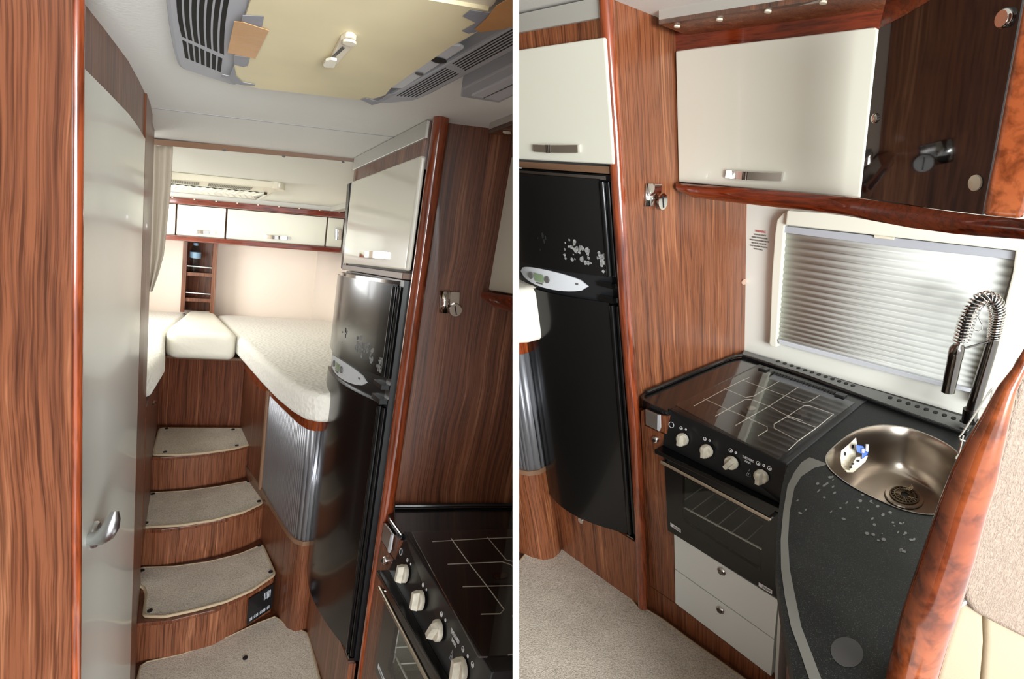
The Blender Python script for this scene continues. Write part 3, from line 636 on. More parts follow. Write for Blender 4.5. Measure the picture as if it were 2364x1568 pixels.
# fridge cabinet, fridge, post: both views
def bow(b): s_ = (b - 1.62) / .6; return .54 - .06 * math.sin(.8 * math.pi * max(0, s_))
def fridge_unit(m, S_, w_, labs, post, prad, side_poly):
    t = thing('fridge_cabinet', m((.6, 1.9, H)), labs[0], 'cabinet')
    obj('side_panel', side_poly, w_, t)
    obj('edge_post', MB().tube(post, prad, 18), M['mahog' + S_], t, smooth=True, ang=60, label='glossy reddish rounded corner post')
    obj('header_panel', blk(m, .5425, .57, 1.60, 2.28, .24, .36), w_, t)
    obj('end_post', blk(m, .538, .60, 2.255, 2.285, -.045, .36), M['railbrown'], t, bevel=.003)
    d_ = obj('door', blk(m, .526, .5415, 1.568, 2.252, -.028, .268), M['cream'], t, bevel=.006, seg=3)
    q0, q1 = ((l(836, 588, 'a', .526), l(893, 590, 'a', .526)))
    f_ = fr_a(m, q0); bar_handle(m, f_, m(q0), m(q1), .020, d_, .014)
    obj('lower_rail', blk(m, .533, .60, 1.606, 2.285, -.053, -.034), M['railbrown'], t, bevel=.002)
    obj('inner_rail', blk(m, .545, .60, 1.615, 2.26, -.035, -.028), M['print'], t)
    pl_ = obj('plinth_panel', blk(m, .523, .545, 1.60, 2.20, H, -1.30), w_, t)
    f_ = fr_a(m, (.523, 1.99, -1.36)); obj('push_button', MB().disc(f_, 0, 0, .012, .012, 0, .006, 16), M['chrome'], t, smooth=True)
    obj('back_panel', blk(m, .60, .9, 1.62, 2.28, H, .36), M['walnutD' + S_], t)
    t2 = thing('cornice', m((.54, 1.9, .31)), labs[1], 'cornice')
    obj('fascia', blk(m, .536, .545, 1.585, 2.30, .314, .358), M['alu'], t2, bevel=.002)
    # fridge
    t = thing('refrigerator', m((.6, 1.9, -1.3)), labs[2], 'refrigerator')
    obj('body', blk(m, .542, .59, 1.612, 2.25, -1.30, -.056), M['black'], t)
    def face(c0, c1, b0, b1, extra=0, th=.035, mat='blackgl', nm='door', lab=None, par=None, bev=.004):
        rings = []
        N = 22
        for i in range(N + 1):
            b = b0 + (b1 - b0) * i / N; a = bow(b) - extra
            rings.append([m((a, b, c0)), m((a, b, c1)), m((a + th, b, c1)), m((a + th, b, c0))])
        return obj(nm, MB().loft(rings), M[mat], par or t, smooth=True, ang=35, label=lab)
    up = face(-.345, -.070, 1.66, 2.215, nm='freezer_door', lab='upper freezer door with glue residue')
    face(-.070, -.060, 1.64, 2.20, extra=-.006, th=.03, mat='chromeD', nm='top_trim')
    dn = face(-1.292, -.425, 1.66, 2.215, nm='fridge_door', lab='tall lower fridge door')
    cp = face(-.425, -.345, 1.62, 2.21, extra=-.010, th=.03, mat='black', nm='control_strip')
    # hinge side trims
    for c0, c1 in ((-.345, -.070), (-1.292, -.425)):
        mb = MB().tube([m((.533, 1.648, c0 + .005)), m((.533, 1.648, c1 - .005))], .010, 10)
        obj('door_edge_trim', mb, M['blackgl'], t, smooth=True)
        mb = MB().tube([m((.538, 1.624, c0 + .005)), m((.538, 1.624, c1 - .005))], .008, 10)
        obj('door_edge_trim', mb, M['blackgl'], t, smooth=True)
    obj('hinge', blk(m, .525, .545, 1.615, 1.66, -1.315, -1.290), M['chromeD'], t)
    obj('hinge', blk(m, .520, .545, 1.62, 1.70, -.375, -.362), M['blackgl'], t)
    obj('hinge', blk(m, .520, .545, 1.62, 1.70, -.420, -.405), M['blackgl'], t)
    # silver control lens
    mb = MB(); N = 30; ring0, ring1 = [], []
    for i in range(N):
        q_ = 2 * math.pi * i / N; b = 1.955 + .205 * math.cos(q_); c = -.384 + .030 * math.sin(q_) * (1 - .1 * math.cos(q_))
        ring0.append((b, c))
    top = [(b, c) for b, c in ring0]
    half = N // 2
    rws = []
    for k in range(15):
        t_ = k / 14; b = 1.75 + .41 * t_; hh = .030 * math.sqrt(max(0, 1 - (2 * t_ - 1) ** 2)) + .0005
        rws.append([m((bow(b) + .0065, b, -.384 - hh)), m((bow(b) + .0065, b, -.384 + hh)), m((bow(b) + .011, b, -.384 + hh)), m((bow(b) + .011, b, -.384 - hh))])
    lens = obj('control_panel', MB().loft(rws), M['silver'], t, smooth=True, ang=30, label='silver lens-shaped control panel')
    def patch(b0, b1, c0, c1, off, mat, nm, par):
        rings = [[m((bow(b) + off, b, c0)), m((bow(b) + off, b, c1)), m((bow(b) + off + .002, b, c1)), m((bow(b) + off + .002, b, c0))] for b in [b0 + (b1 - b0) * i / 5 for i in range(6)]]
        return obj(nm, MB().loft(rings), mat, par)
    patch(1.97, 2.03, -.398, -.372, .0045, M['lcd'], 'display', lens)
    for b in (1.945, 2.055):
        f_ = fr_a(m, (bow(b) + .0045, b, -.384)); obj('button', MB().disc(f_, 0, 0, .009, .011, -.002, .003, 16), M['print'], lens)
    patch(1.98, 2.02, -.405, -.401, .0045, M['print'], 'caption', lens)
    patch(1.79, 1.80, -.384, -.378, .0045, M['print'], 'caption', lens)
    # glue residue
    for (b, c, wb, hc) in ((1.80, -.275, .032, .032), (1.74, -.285, .022, .026), (1.675, -.30, .016, .030)):
        mb = MB()
        for k in range(16):
            bb = b + random.uniform(-wb, wb); cc = c + random.uniform(-hc, hc); s1 = random.uniform(.003, .012); n__ = 6
            P_ = [(bb + s1 * math.cos(2 * math.pi * j / n__) * random.uniform(.5, 1.1), cc + s1 * math.sin(2 * math.pi * j / n__) * random.uniform(.5, 1.1)) for j in range(n__)]
            mb.hull2([m((bow(x) - .0008, x, y)) for x, y in P_], [m((bow(x) + .0004, x, y)) for x, y in P_])
        obj('glue_residue', mb, M['residue'], up)
    mb = MB()
    for (b, c, s1) in ((1.93, -.245, .010), (1.925, -.262, .008), (1.915, -.25, .007), (1.96, -.255, .003), (1.955, -.29, .003)):
        P_ = [(b + s1 * .7 * math.cos(j) * random.uniform(.5, 1.), c + s1 * math.sin(j)) for j in range(6)]
        mb.hull2([m((bow(x) - .0008, x, y)) for x, y in P_], [m((bow(x) + .0004, x, y)) for x, y in P_])
    obj('paint_chip', mb, M['rubber'], up)
    # robe hook
    t = thing('robe_hook', m((.66, 1.595, -.12)), labs[3], 'hook')
    qa, qb = l(1016, 672, 'b', 1.598), l(1041, 722, 'b', 1.598); qc = l(1064, 674, 'b', 1.598)
    A = m(l(1028, 697, 'b', 1.598)); f_ = Frame(A, m(l(1064, 674, 'b', 1.598)) - m(l(1016, 672, 'b', 1.598)), m(l(1016, 672, 'b', 1.598)) - m(l(1014, 722, 'b', 1.598)))
    hw = (m(l(1041, 697, 'b', 1.598)) - m(l(1015, 697, 'b', 1.598))).length / 2; hh = (m(l(1016, 672, 'b', 1.598)) - m(l(1014, 722, 'b', 1.598))).length / 2
    rings = []
    for i in range(9):
        th_ = math.pi * i / 8; rings.append([f_.p(-hw * math.cos(th_), -hh, .009 * math.sin(th_)), f_.p(-hw * math.cos(th_), hh, .009 * math.sin(th_))])
    obj('hook_plate', MB().loft(rings, cap=False, closed=False), M['chrome'], t, smooth=True, solid=.002)
    obj('hook_backing', MB().box(f_.p(hw * 1.6, hh * .30, .003), f_.x * hw * .95, f_.y * hh * .66, f_.n * .003), M['chrome'], t, bevel=.002)
    C_ = m(l(1051, 714, 'b', 1.598)); f2 = Frame(C_, f_.x, f_.y); rr = hw * 1.15
    obj('hook_disc', MB().lathe(f2.p(0, 0, .012), f2.n, [(rr * .4, -.010), (rr * .4, 0), (rr, .002), (rr * .95, .006)], 24), M['chrome'], t, smooth=True)
    obj('hook_slot', MB().box(f2.p(0, 0, .019), (f2.x * .2 - f2.y).normalized() * rr * .7, (f2.x + f2.y * .2).normalized() * .0015, f2.n * .0008), M['rubber'], t)
SIDE = 'L'
pc = l(1019, 273, 'c', C)
sp_ = MB().prism(T(ML, [l(1019, 200, 'b', 1.6), l(1300, 200, 'b', 1.6), l(1300, 1330, 'b', 1.6), (l(1019, 200, 'b', 1.6)[0], 1.6, -1.6)]), ML((0, 1.62, 0)) - ML((0, 1.6, 0)))
fridge_unit(ML, 'L', M['walnutL'], ['tall walnut fridge cabinet with cream top door, right of the steps', 'pale metal cornice along the ceiling above the left fridge cabinet door',
            'black two-door fridge in the left half, beside the steps', 'chrome robe hook on the walnut panel above the half-seen hob'],
            [ML((pc[0], pc[1], .362)), ML((pc[0] - .002, pc[1], -1.6))], .0205, sp_)
SIDE = 'R'
HR = -1.55; CR = .40
o = obj('floor', MB().prism(T(KR, [(-.6, -.6, HR), (2.0, -.6, HR), (2.0, 1.6, HR), (-.6, 1.6, HR)]), -UPR * .04), M['walnutDR']); struct(o, 'brown floor under the kitchen carpet')
o = obj('ceiling', MB().prism(T(KR, [(-.4, -1.0, CR), (2.1, -1.0, CR), (2.1, 2.2, CR), (-.4, 2.2, CR)]), UPR * .04), M['ceil']); struct(o, 'cream ceiling over the kitchen')
pb, ptp = r(1484, 1388, 'c', HR), (1.185, .918, .42)
sp_ = MB().prism(T(KR, [r(1399, -60, 'b', .918), r(1600, -60, 'b', .918)] + [(2.0, .918, .42), (2.0, .918, HR), (1.215, .918, HR)]), KR((0, .94, 0)) - KR((0, .918, 0)))
path = [KR(RR.on(x, y, 'b', .905)) for x, y in ((1393, -60), (1399, 0), (1409, 160), (1421, 330), (1430, 490), (1446, 745), (1466, 1000), (1477, 1200), (1485, 1400))]
fridge_unit(MR, 'R', M['walnutR'], ['tall walnut fridge cabinet with cream top door, left of the kitchen', 'pale metal cornice above the right-hand fridge cabinet door',
            'black two-door fridge in the right half, beside the kitchen worktop', 'chrome robe hook on the walnut panel left of the big cream cabinet'],
            path, .0185, sp_)
bedside(MR, M['walnutR'], M['walnutDR'], M['mahogR'], 'sliver of the rounded silver roller cabinet left of the right-hand fridge')
stairs(MR, M['walnutR'], 'edge of the lowest step with black vent at the carpet corner', full=False)
mattress(MR, [(.318, 2.64), (.345, 2.34), (.372, 2.16), (.40, 2.06), (.44, 2.02), (.53, 2.03), (.56, 2.1), (.56, 2.6)], -.605, -.42, M['cotton'], 'corner of the mattress peeking out left of the right-hand fridge')
matobj('floor_carpet', KR, RR, [(1150, 1330), (1199, 1296), (1218, 1272), (1240, 1277), (1265, 1275), (1282, 1264), (1308, 1262), (1350, 1298), (1393, 1332), (1453, 1379), (1474, 1405), (1495, 1409), (1529, 1430), (1598, 1482), (1722, 1570), (1900, 1700), (1500, 2300), (1100, 2000)], HR + .012, 'beige carpet with a dark spot on the floor in front of the kitchen', None, [])

# ------------------------------------------------------------ kitchen, shared by both views (coordinates of the right view)
CT = -.685
P_ = lambda lst, ax, v: px(RR, lst, ax, v)
class Quad:
    def __init__(s, m, tl, tr, bl, br): s.m = m; s.q = [V(x) for x in (tl, tr, bl, br)]
    def abc(s, u, v): a, b, c, d = s.q; return tuple((a * (1 - u) + b * u) * (1 - v) + (c * (1 - u) + d * u) * v)
    def w(s, u, v): return s.m(s.abc(u, v))
    def fr(s, u, v): o = s.w(u, v); return Frame(o, s.w(u + .05, v) - o, s.w(u, v - .1) - o)
    def uv(s, x, y):    # pixel of the right view -> (u, v)
        ray = RR.Mi @ V((x - CX, y - CY, FPX)); o, e1, e2 = s.q[0], s.q[1] - s.q[0], s.q[2] - s.q[0]
        A = Matrix((ray, -e1, -e2)).transposed(); k = A.inverted() @ o; return k[1], k[2]
def kitchen(m, S_, full, labs):
    global SIDE
    wd = M['walnut' + S_]
    # worktop
    hobL0, hobL1, hobR1, hobR0 = (1.245, .797, CT), (1.885, .807, CT), (1.865, .437, CT), (1.20, .437, CT)
    left = [r(*p, 'c', CT) for p in ((1717, 810), (1640, 838), (1540, 876), (1500, 894), (1484, 904), (1479, 914), (1484, 923), (1500, 933), (1543, 951))]
    front = [r(*p, 'c', CT) for p in ((1812, 1095), (1804, 1130), (1797, 1182), (1792, 1248), (1792, 1314), (1800, 1380), (1813, 1463), (1833, 1568), (1850, 1640))]
    back = [r(*p, 'c', CT) for p in ((2110, 1640), (2165, 1400), (2240, 1190), (2264, 1100), (2350, 975))] + [(2.0, .12, CT), (2.0, .2, CT)]
    t = thing('worktop', m((1.9, .8, CT - .03)), labs['worktop'], 'worktop')
    sink = [(1907, 1059), (1912, 1048), (1923, 1036), (1949, 1013), (1982, 993), (2023, 983), (2067, 984), (2111, 993), (2169, 1017), (2205, 1040), (2228, 1068), (2237, 1100), (2232, 1140), (2214, 1172), (2172, 1187), (2134, 1188), (2081, 1177), (2023, 1152), (1964, 1122), (1923, 1091), (1910, 1073)]
    for _k in range(2): sink = [q for i, p in enumerate(sink) for q in (lerp2(sink[i - 1], p, .25), lerp2(sink[i - 1], p, .75))]
    sk = [r(*p, 'c', CT) for p in sink]
    outer = left + [hobL0, hobL1, hobR1, hobR0] + front + back
    hub = [] if not full else [T(m, sk)]
    th = m((0, 0, CT - .038)) - m((0, 0, CT))
    if full:
        obj('slab', MB().prism(T(m, left + [hobL0, hobL1, (1.90, .60, CT), (2.0, .60, CT)]), th), M['granite'], t, bevel=.006, seg=3)
        fr2 = [hobR1, hobR0] + front + back + [(2.0, .60, CT), (1.90, .60, CT)]
        obj('wide_slab', MB().prism(T(m, fr2), th, holes=hub), M['granited'], t, label='dusty speckled part of the black worktop around the sink')
    else:
        obj('slab', MB().prism(T(m, left + [hobL0, hobL1, hobR1, (2.0, .437, CT)]), th), M['granite'], t, bevel=.006, seg=3)
    lipx = [(1492, 906), (1545, 884), (1607, 858), (1680, 829), (1698, 823), (1714, 821), (1739, 828), (1860, 868), (1968, 908), (2081, 949), (2160, 977), (2232, 1001)]
    obj('raised_lip', MB().tube(T(m, P_(lipx, 'c', CT + .008)), .006, 8), M['granite'], t, smooth=True)
    if full:
        lg = obj('rear_ledge', MB().prism(T(m, P_([(1712, 822), (1739, 828), (1860, 868), (1968, 908), (2081, 949), (2160, 977), (2232, 1001), (2250, 975), (2230, 964), (1717, 809)], 'c', CT + .008)), m((0, 0, CT - .004)) - m((0, 0, CT + .008))), M['granite'], t)
        for i in range(12):
            x, y = lerp2((1796, 834), (1969, 890), i / 11); obj('vent_hole', MB().disc(fr_c(m, r(x, y, 'c', CT + .0085)), 0, 0, .012, .0065, 0, .001, 12), M['rubber'], lg)
        for i in range(9):
            x, y = lerp2((2055, 918), (2222, 972), i / 8); obj('vent_hole', MB().disc(fr_c(m, r(x, y, 'c', CT + .0085)), 0, 0, .013, .0065, 0, .001, 12), M['rubber'], lg)
        # band along the curved front edge, reflected light put into its grey colour
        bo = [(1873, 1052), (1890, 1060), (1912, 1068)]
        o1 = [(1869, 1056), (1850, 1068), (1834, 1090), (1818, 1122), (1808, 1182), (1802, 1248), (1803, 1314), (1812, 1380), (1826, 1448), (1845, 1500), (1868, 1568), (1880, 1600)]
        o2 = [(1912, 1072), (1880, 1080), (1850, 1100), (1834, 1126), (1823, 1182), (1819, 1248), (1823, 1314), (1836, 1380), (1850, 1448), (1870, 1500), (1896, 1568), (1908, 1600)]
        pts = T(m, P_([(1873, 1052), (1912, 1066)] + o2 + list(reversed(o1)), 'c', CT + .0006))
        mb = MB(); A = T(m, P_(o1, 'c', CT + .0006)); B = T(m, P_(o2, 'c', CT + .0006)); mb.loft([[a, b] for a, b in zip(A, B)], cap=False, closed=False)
        obj('reflection_band', mb, M['inlay'], t, solid=.0006)
        dsm = plain('dried_water_marks', (104, 104, 100), .5); random.seed(3)
        for k in range(46):
            x, y = random.uniform(1835, 2120), 0
            y = random.uniform(1085 + max(0, (x - 1900)) * .62, 1200 + max(0, (x - 1900)) * .4)
            f_ = fr_c(m, r(x, y, 'c', CT + .0004)); obj('dried_spot', MB().disc(f_, 0, 0, random.uniform(.002, .0085), random.uniform(.001, .004), 0, .0003, 9), dsm, t)
        f_ = fr_c(m, r(1955, 1505, 'c', CT + .0004)); obj('dried_spot', MB().disc(f_, 0, 0, .034, .020, 0, .0003, 24), plain('faint_ring_mark', (48, 46, 45), .5), t)
        # sink
        t = thing('sink', m((1.5, .28, CT - .14)), 'oval stainless steel sink set in the black worktop', 'sink')
        cen = V((sum(p[0] for p in sk) / len(sk), sum(p[1] for p in sk) / len(sk), CT))
        dr = V(r(2087, 1147, 'c', CT - .145)); rings = []
        for s_, z in ((1.02, .002), (1.0, .0015), (.985, -.004), (.965, -.03), (.94, -.07), (.90, -.105), (.82, -.130), (.70, -.141), (.40, -.145), (.12, -.147)):
            cc = cen.lerp(V((dr.x, dr.y, CT)), max(0, (.9 - s_) / .8)); rings.append([m((cc.x + (p[0] - cen.x) * s_, cc.y + (p[1] - cen.y) * s_, CT + z)) for p in sk])
        obj('bowl', MB().loft(rings, cap=False), M['steel'], t, smooth=True, ang=50)
        fd_ = fr_c(m, (dr.x, dr.y, CT - .145)); a_ = .072; b_ = .044
        dn = obj('drain', MB().hull2([fd_.p(a_ * math.cos(q), b_ * math.sin(q), .001) for q in [math.pi * j / 16 for j in range(32)]], [fd_.p(a_ * .97 * math.cos(q), b_ * .97 * math.sin(q), .004) for q in [math.pi * j / 16 for j in range(32)]]), M['steel'], t)
        mb = MB()
        for R_ in (1.0, .72): mb.tube([fd_.p(a_ * .72 * R_ * math.cos(q), b_ * .72 * R_ * math.sin(q), .006) for q in [math.pi * j / 14 for j in range(28)]], .0022, 6, loop=True)
        for k in range(22):
            q = 2 * math.pi * k / 22; mb.tube([fd_.p(a_ * .22 * math.cos(q), b_ * .22 * math.sin(q), .007), fd_.p(a_ * .66 * math.cos(q + .2), b_ * .66 * math.sin(q + .2), .006)], .0016, 5)
        obj('strainer', mb, plain('dirty_strainer', (120, 104, 84), .35, 1), dn)
        mb = MB(); mb.disc(fd_, 0, 0, a_ * .68, b_ * .68, .004, .0045, 24); obj('drain_hole', mb, M['rubber'], dn)
        mb = MB()
        for k in range(3): mb.tube([fd_.p(.028, -.004 + .004 * k, .010), fd_.p(.05, -.008 + .003 * k, .012), fd_.p(.072 - .01 * k, .0, .010)], .0012, 5)
        obj('food_scraps', mb, plain('pasta_scraps', (170, 150, 120), .6), dn)
        # sponge holder on the bowl wall
        Zs = (RR.M @ V(r(1960, 1050, 'c', CT - .03)))[2] - .01
        t = thing('sponge_holder', m(RR.far(1960, 1080, Zs)), 'cream plastic holder with a blue piece hanging on the sink wall', 'sponge holder')
        hz = lambda lst, z: [m(RR.far(x, y, z)) for x, y in lst]
        A = [(1976, 1010), (1979, 1030), (1975, 1050), (1976, 1060), (1962, 1088), (1950, 1087), (1942, 1075), (1940, 1058), (1942, 1041), (1958, 1027)]
        obj('back_plate', MB().hull2(hz(A, Zs - .012), hz(A, Zs - .007)), M['ivory'], t, bevel=.0015)
        A = [(1976, 1056), (2004, 1052), (1998, 1066), (1970, 1091), (1955, 1091), (1950, 1084), (1962, 1086)]
        obj('tray', MB().hull2(hz(A, Zs - .034), hz(A, Zs - .026)), M['ivory'], t, bevel=.0015)
        mb = MB()
        for x, y in ((1969, 1031), (1951, 1048)): mb.add(*(lambda q: (q.v, q.f))(MB().hull2(hz([(x + 2.6 * math.cos(k), y + 4.5 * math.sin(k)) for k in [i * math.pi / 6 for i in range(12)]], Zs - .0135), hz([(x + 2.6 * math.cos(k), y + 4.5 * math.sin(k)) for k in [i * math.pi / 6 for i in range(12)]], Zs - .0125))))
        for x, y in ((1964, 1079), (1969, 1071), (1981, 1064)): mb.add(*(lambda q: (q.v, q.f))(MB().hull2(hz([(x + 4 * math.cos(k), y + 2.4 * math.sin(k)) for k in [i * math.pi / 6 for i in range(12)]], Zs - .0355), hz([(x + 4 * math.cos(k), y + 2.4 * math.sin(k)) for k in [i * math.pi / 6 for i in range(12)]], Zs - .0345))))
        obj('drain_holes', mb, M['rubber'], t)
        A = [(1976, 1026), (1993, 1030), (2000, 1045), (2006, 1038), (2003, 1050), (1989, 1061), (1990, 1048), (1978, 1044)]
        obj('blue_insert', MB().hull2(hz(A, Zs - .040), hz(A, Zs - .020)), M['blue'], t, bevel=.002)
        mb = MB().tube(hz([(1992, 1045), (1992, 1036)], Zs - .043), .0035, 8).tube(hz([(2001, 1042), (2002, 1026)], Zs - .044), .0035, 8)
        obj('prongs', mb, M['whitep'], t, smooth=True)
    # cooker
    t = thing('cooker', m((1.25, .6, -1.14)), labs['cooker'], 'cooker')
    obj('top_frame', MB().prism(T(m, [(a, b, CT + .004) for a, b, c in (hobL0, hobL1, hobR1, hobR0)]), m((0, 0, CT - .03)) - m((0, 0, CT + .004))), M['black'], t, bevel=.002)
    HB = Quad(m, hobL1[:2] + (CT + .0045,), hobR1[:2] + (CT + .0045,), hobL0[:2] + (CT + .0045,), hobR0[:2] + (CT + .0045,))
    def hob(x, y, h): u, v = HB.uv(x, y); a, b, c = HB.abc(u, v); return m((a, b, CT + h))
    # burners
    for x, y in ((1738, 948), (1857, 958)):
        u, v = HB.uv(x, y); a, b, c = HB.abc(u, v); f_ = fr_c(m, (a, b, CT + .005))
        bn = obj('burner', MB().disc(f_, 0, 0, .040, .026, 0, .005, 24), M['black'], t); obj('burner_cap', MB().disc(f_, 0, 0, .018, .012, .005, .009, 20), M['chromeD'], bn)
    W_ = [[(1604, 941), (1674, 902), (1715, 881), (1730, 875)], [(1657, 964), (1712, 932), (1722, 926), (1736, 925), (1780, 941), (1824, 963), (1860, 974)],
          [(1626, 924), (1680, 947), (1733, 968), (1780, 988), (1781, 996), (1761, 1009)], [(1673, 900), (1724, 921), (1742, 918), (1800, 883)],
          [(1706, 985), (1780, 941), (1844, 897)], [(1715, 881), (1765, 899), (1857, 932), (1870, 931), (1894, 916)],
          [(1823, 965), (1795, 982), (1796, 991), (1855, 1020), (1835, 1041)], [(1823, 965), (1860, 940), (1873, 940), (1929, 959), (1894, 990), (1855, 1020)], [(1823, 965), (1894, 990)]]
    mb = MB()
    for w_ in W_: mb.tube([hob(x, y, .010) for x, y in w_], .0012, 6)
    obj('pan_support', mb, M['wire'], t, label='thin steel wire pan support under the lid')
    ld = obj('glass_lid', MB().prism([hob(x, y, .018) for x, y in ((1560, 944), (1744, 856), (1975, 938), (1812, 1067))], m((0, 0, -.004)) - m((0, 0, 0))), M['smoke'], t, label='smoked glass hob lid')
    for (x, y) in ((1764, 861), (1942, 922)):
        u, v = HB.uv(x, y); a, b, c = HB.abc(u, v); f_ = fr_c(m, (a, b, CT + .018)); obj('lid_hinge', MB().box(f_.o, f_.x * .017, f_.y * .015, f_.n * .006), M['black'], t, bevel=.003)
    mb = MB()
    for i in range(22):
        x, y = lerp2((1784, 862), (1931, 912), i / 21); u, v = HB.uv(x, y); a, b, c = HB.abc(u, v); f_ = fr_c(m, (a, b, CT + .007)); mb.box(f_.o, f_.x * .015, f_.y * .0035, f_.n * .002)
    obj('rear_vent', mb, M['rubber'], t)
    # control panel
    CP = Quad(m, (1.238, .800, CT + .004), (1.196, .437, CT + .004), (1.205, .803, -.803), (1.185, .437, -.803))
    cpn = obj('control_panel', MB().hull2([CP.w(0, 0), CP.w(1, 0), CP.w(1, 1), CP.w(0, 1)], T(m, [(1.30, .800, CT - .002), (1.30, .437, CT - .002), (1.30, .437, -.803), (1.30, .803, -.803)])), M['black'], t, bevel=.003, label='black enamel control panel with white markings')
    for i, (x, y, rot) in enumerate(((1577, 1014, .1), (1631, 1041, .15), (1687, 1069, -.5), (1755, 1101, .1))):
        u, v = CP.uv(x, y); f_ = CP.fr(u, v); R_ = .0185 if m is KR else .022
        ex, ey = f_.x * math.cos(rot) + f_.y * math.sin(rot), f_.y * math.cos(rot) - f_.x * math.sin(rot)
        k_ = obj('control_knob', MB().lathe(f_.p(0, 0, 0), f_.n, [(R_, .002), (R_, .010), (R_ * .92, .013)], 24), M['knobp'], cpn, smooth=True, label='ivory control knob')
        g_ = MB().hull2([f_.p(0, 0, .012) + ex * s1 * R_ * .42 + ey * s2 * R_ * .98 for s1, s2 in ((-1, -1), (1, -1), (1, 1), (-1, 1))], [f_.p(0, 0, .027) + ex * s1 * R_ * .30 + ey * s2 * R_ * .85 for s1, s2 in ((-1, -1), (1, -1), (1, 1), (-1, 1))])
        obj('knob_grip', g_, M['knobp'], k_, bevel=.0015)
    u, v = CP.uv(1550, 981); f_ = CP.fr(u, v); obj('igniter_button', MB().tube([f_.p(.0085 * math.cos(q), .0085 * math.sin(q), .001) for q in [math.pi * j / 8 for j in range(16)]], .0011, 6, loop=True), M['silver'], cpn, label='round igniter button ring')
    for x, y, R_ in ((1572, 989, .0045), (1583, 992, .0025), (1626, 1014, .0045), (1637, 1018, .0025), (1685, 1041, .0052), (1697, 1046, .003), (1748, 1071, .0052), (1761, 1076, .003), (1774, 1083, .0052)):
        u, v = CP.uv(x, y); f_ = CP.fr(u, v); mb = MB().tube([f_.p(R_ * math.cos(q), R_ * math.sin(q), .0006) for q in [math.pi * j / 7 for j in range(14)]], .0008, 5, loop=True)
        mb.disc(f_, R_ * .2, -R_ * .2, R_ * .5, R_ * .5, .0003, .0008, 8)
        obj('symbol', mb, M['whitep'], cpn)
    u, v = CP.uv(1728, 1064); f_ = CP.fr(u, v); sc = 1.0 if m is KR else 1.35
    textmesh('THETFORD', .0098 * sc, f_, -.004, -.001, cpn, M['whitep'], sx=.66)
    textmesh('TRIPLEX', .0072 * sc, f_, -.004, -.0098 * sc, cpn, M['whitep'], sx=.66)
    u, v = CP.uv(1724, 1093); f_ = CP.fr(u, v)
    mb = MB().tube([f_.p(-.006, -.012, .0006), f_.p(.006, -.012, .0006), f_.p(.001, .011, .0006)], .0006, 5, loop=True).tube([f_.p(-.002, -.006, .0006), f_.p(.001, -.002, .0006), f_.p(0, -.009, .0006)], .0007, 5)
    obj('warning_triangle', mb, M['grey'], cpn)
    obj('ledge', blk(m, 1.165, 1.26, .437, .806, -.818, -.803), M['blackgl'], t, bevel=.002)
    # oven
    obj('oven_back', blk(m, 1.225, 1.50, .437, .800, -1.14, -.82), M['dark'], t) if 0 else None
    OD = Quad(m, (1.205, .799, -.822), (1.205, .442, -.822), (1.205, .799, -1.125), (1.205, .442, -1.140))
    uvl = [OD.uv(x, y) for x, y in ((1576, 1099), (1761, 1198), (1757, 1313), (1575, 1201))]
    outer = [OD.w(0, 0), OD.w(1, 0), OD.w(1, 1), OD.w(0, 1)]
    dr_ = obj('oven_door', MB().prism(outer, m((.014, 0, 0)) - m((0, 0, 0)), holes=[[OD.w(*uvl[i]) for i in range(4)]]), M['blackgl'], t, label='black glass oven door with a window')
    obj('oven_window', MB().prism([OD.w(*q) for q in uvl], m((.003, 0, 0)) - m((0, 0, 0))), M['ovenglass'], dr_)
    # cavity
    b0, b1, c0, c1 = .772, .500, -1.09, -.875
    cav = MB()
    oven_mat = plain('oven_cavity_enamel', (120, 118, 108), .45)
    cav.add(*(lambda q: (q.v, q.f))(blk(m, 1.50, 1.51, .45, .79, -1.12, -.84))); cav.add(*(lambda q: (q.v, q.f))(blk(m, 1.222, 1.51, .45, .79, -1.13, -1.12)))
    cav.add(*(lambda q: (q.v, q.f))(blk(m, 1.222, 1.51, .45, .79, -.84, -.83))); cav.add(*(lambda q: (q.v, q.f))(blk(m, 1.222, 1.51, .44, .45, -1.13, -.83))); cav.add(*(lambda q: (q.v, q.f))(blk(m, 1.222, 1.51, .79, .80, -1.13, -.83)))
    obj('oven_cavity', cav, oven_mat, t)
    mb = MB()
    for i in range(8): b = .775 - .31 * i / 7; mb.tube(T(m, [(1.23, b, -1.02), (1.49, b, -1.02)]), .0018, 6)
    for a in (1.235, 1.48): mb.tube(T(m, [(a, .782, -1.02), (a, .46, -1.02)]), .0028, 6)
    for k in range(2): mb.tube(T(m, [(1.26, .783, -1.08 + .0 * k), (1.26, .783, -.88)]) if k == 0 else T(m, [(1.24, .783, -.95), (1.30, .783, -.95)]), .002, 6)
    obj('oven_rack', mb, M['wire'], t)
    hb0, hb1 = RR.on(1527, 1066, 'a', 1.165), RR.on(1778, 1200, 'a', 1.165)
    hd = obj('oven_handle', MB().tube([m(hb0), m(hb1)], .0058, 12), M['satin'], dr_, smooth=True, ang=60, label='satin metal oven door bar')
    mb = MB()
    for p_, q_ in (((1530, 1070), (1557, 1057)), ((1776, 1198), (1796, 1176))):
        A_ = RR.on(*p_, 'a', 1.165); mb.tube([m((A_[0], min(max(A_[1], .455), .79), A_[2])), m((1.205, min(max(A_[1], .46), .785), A_[2] - .002))], .005, 8)
    obj('standoff', mb, M['chrome'], hd, smooth=True)
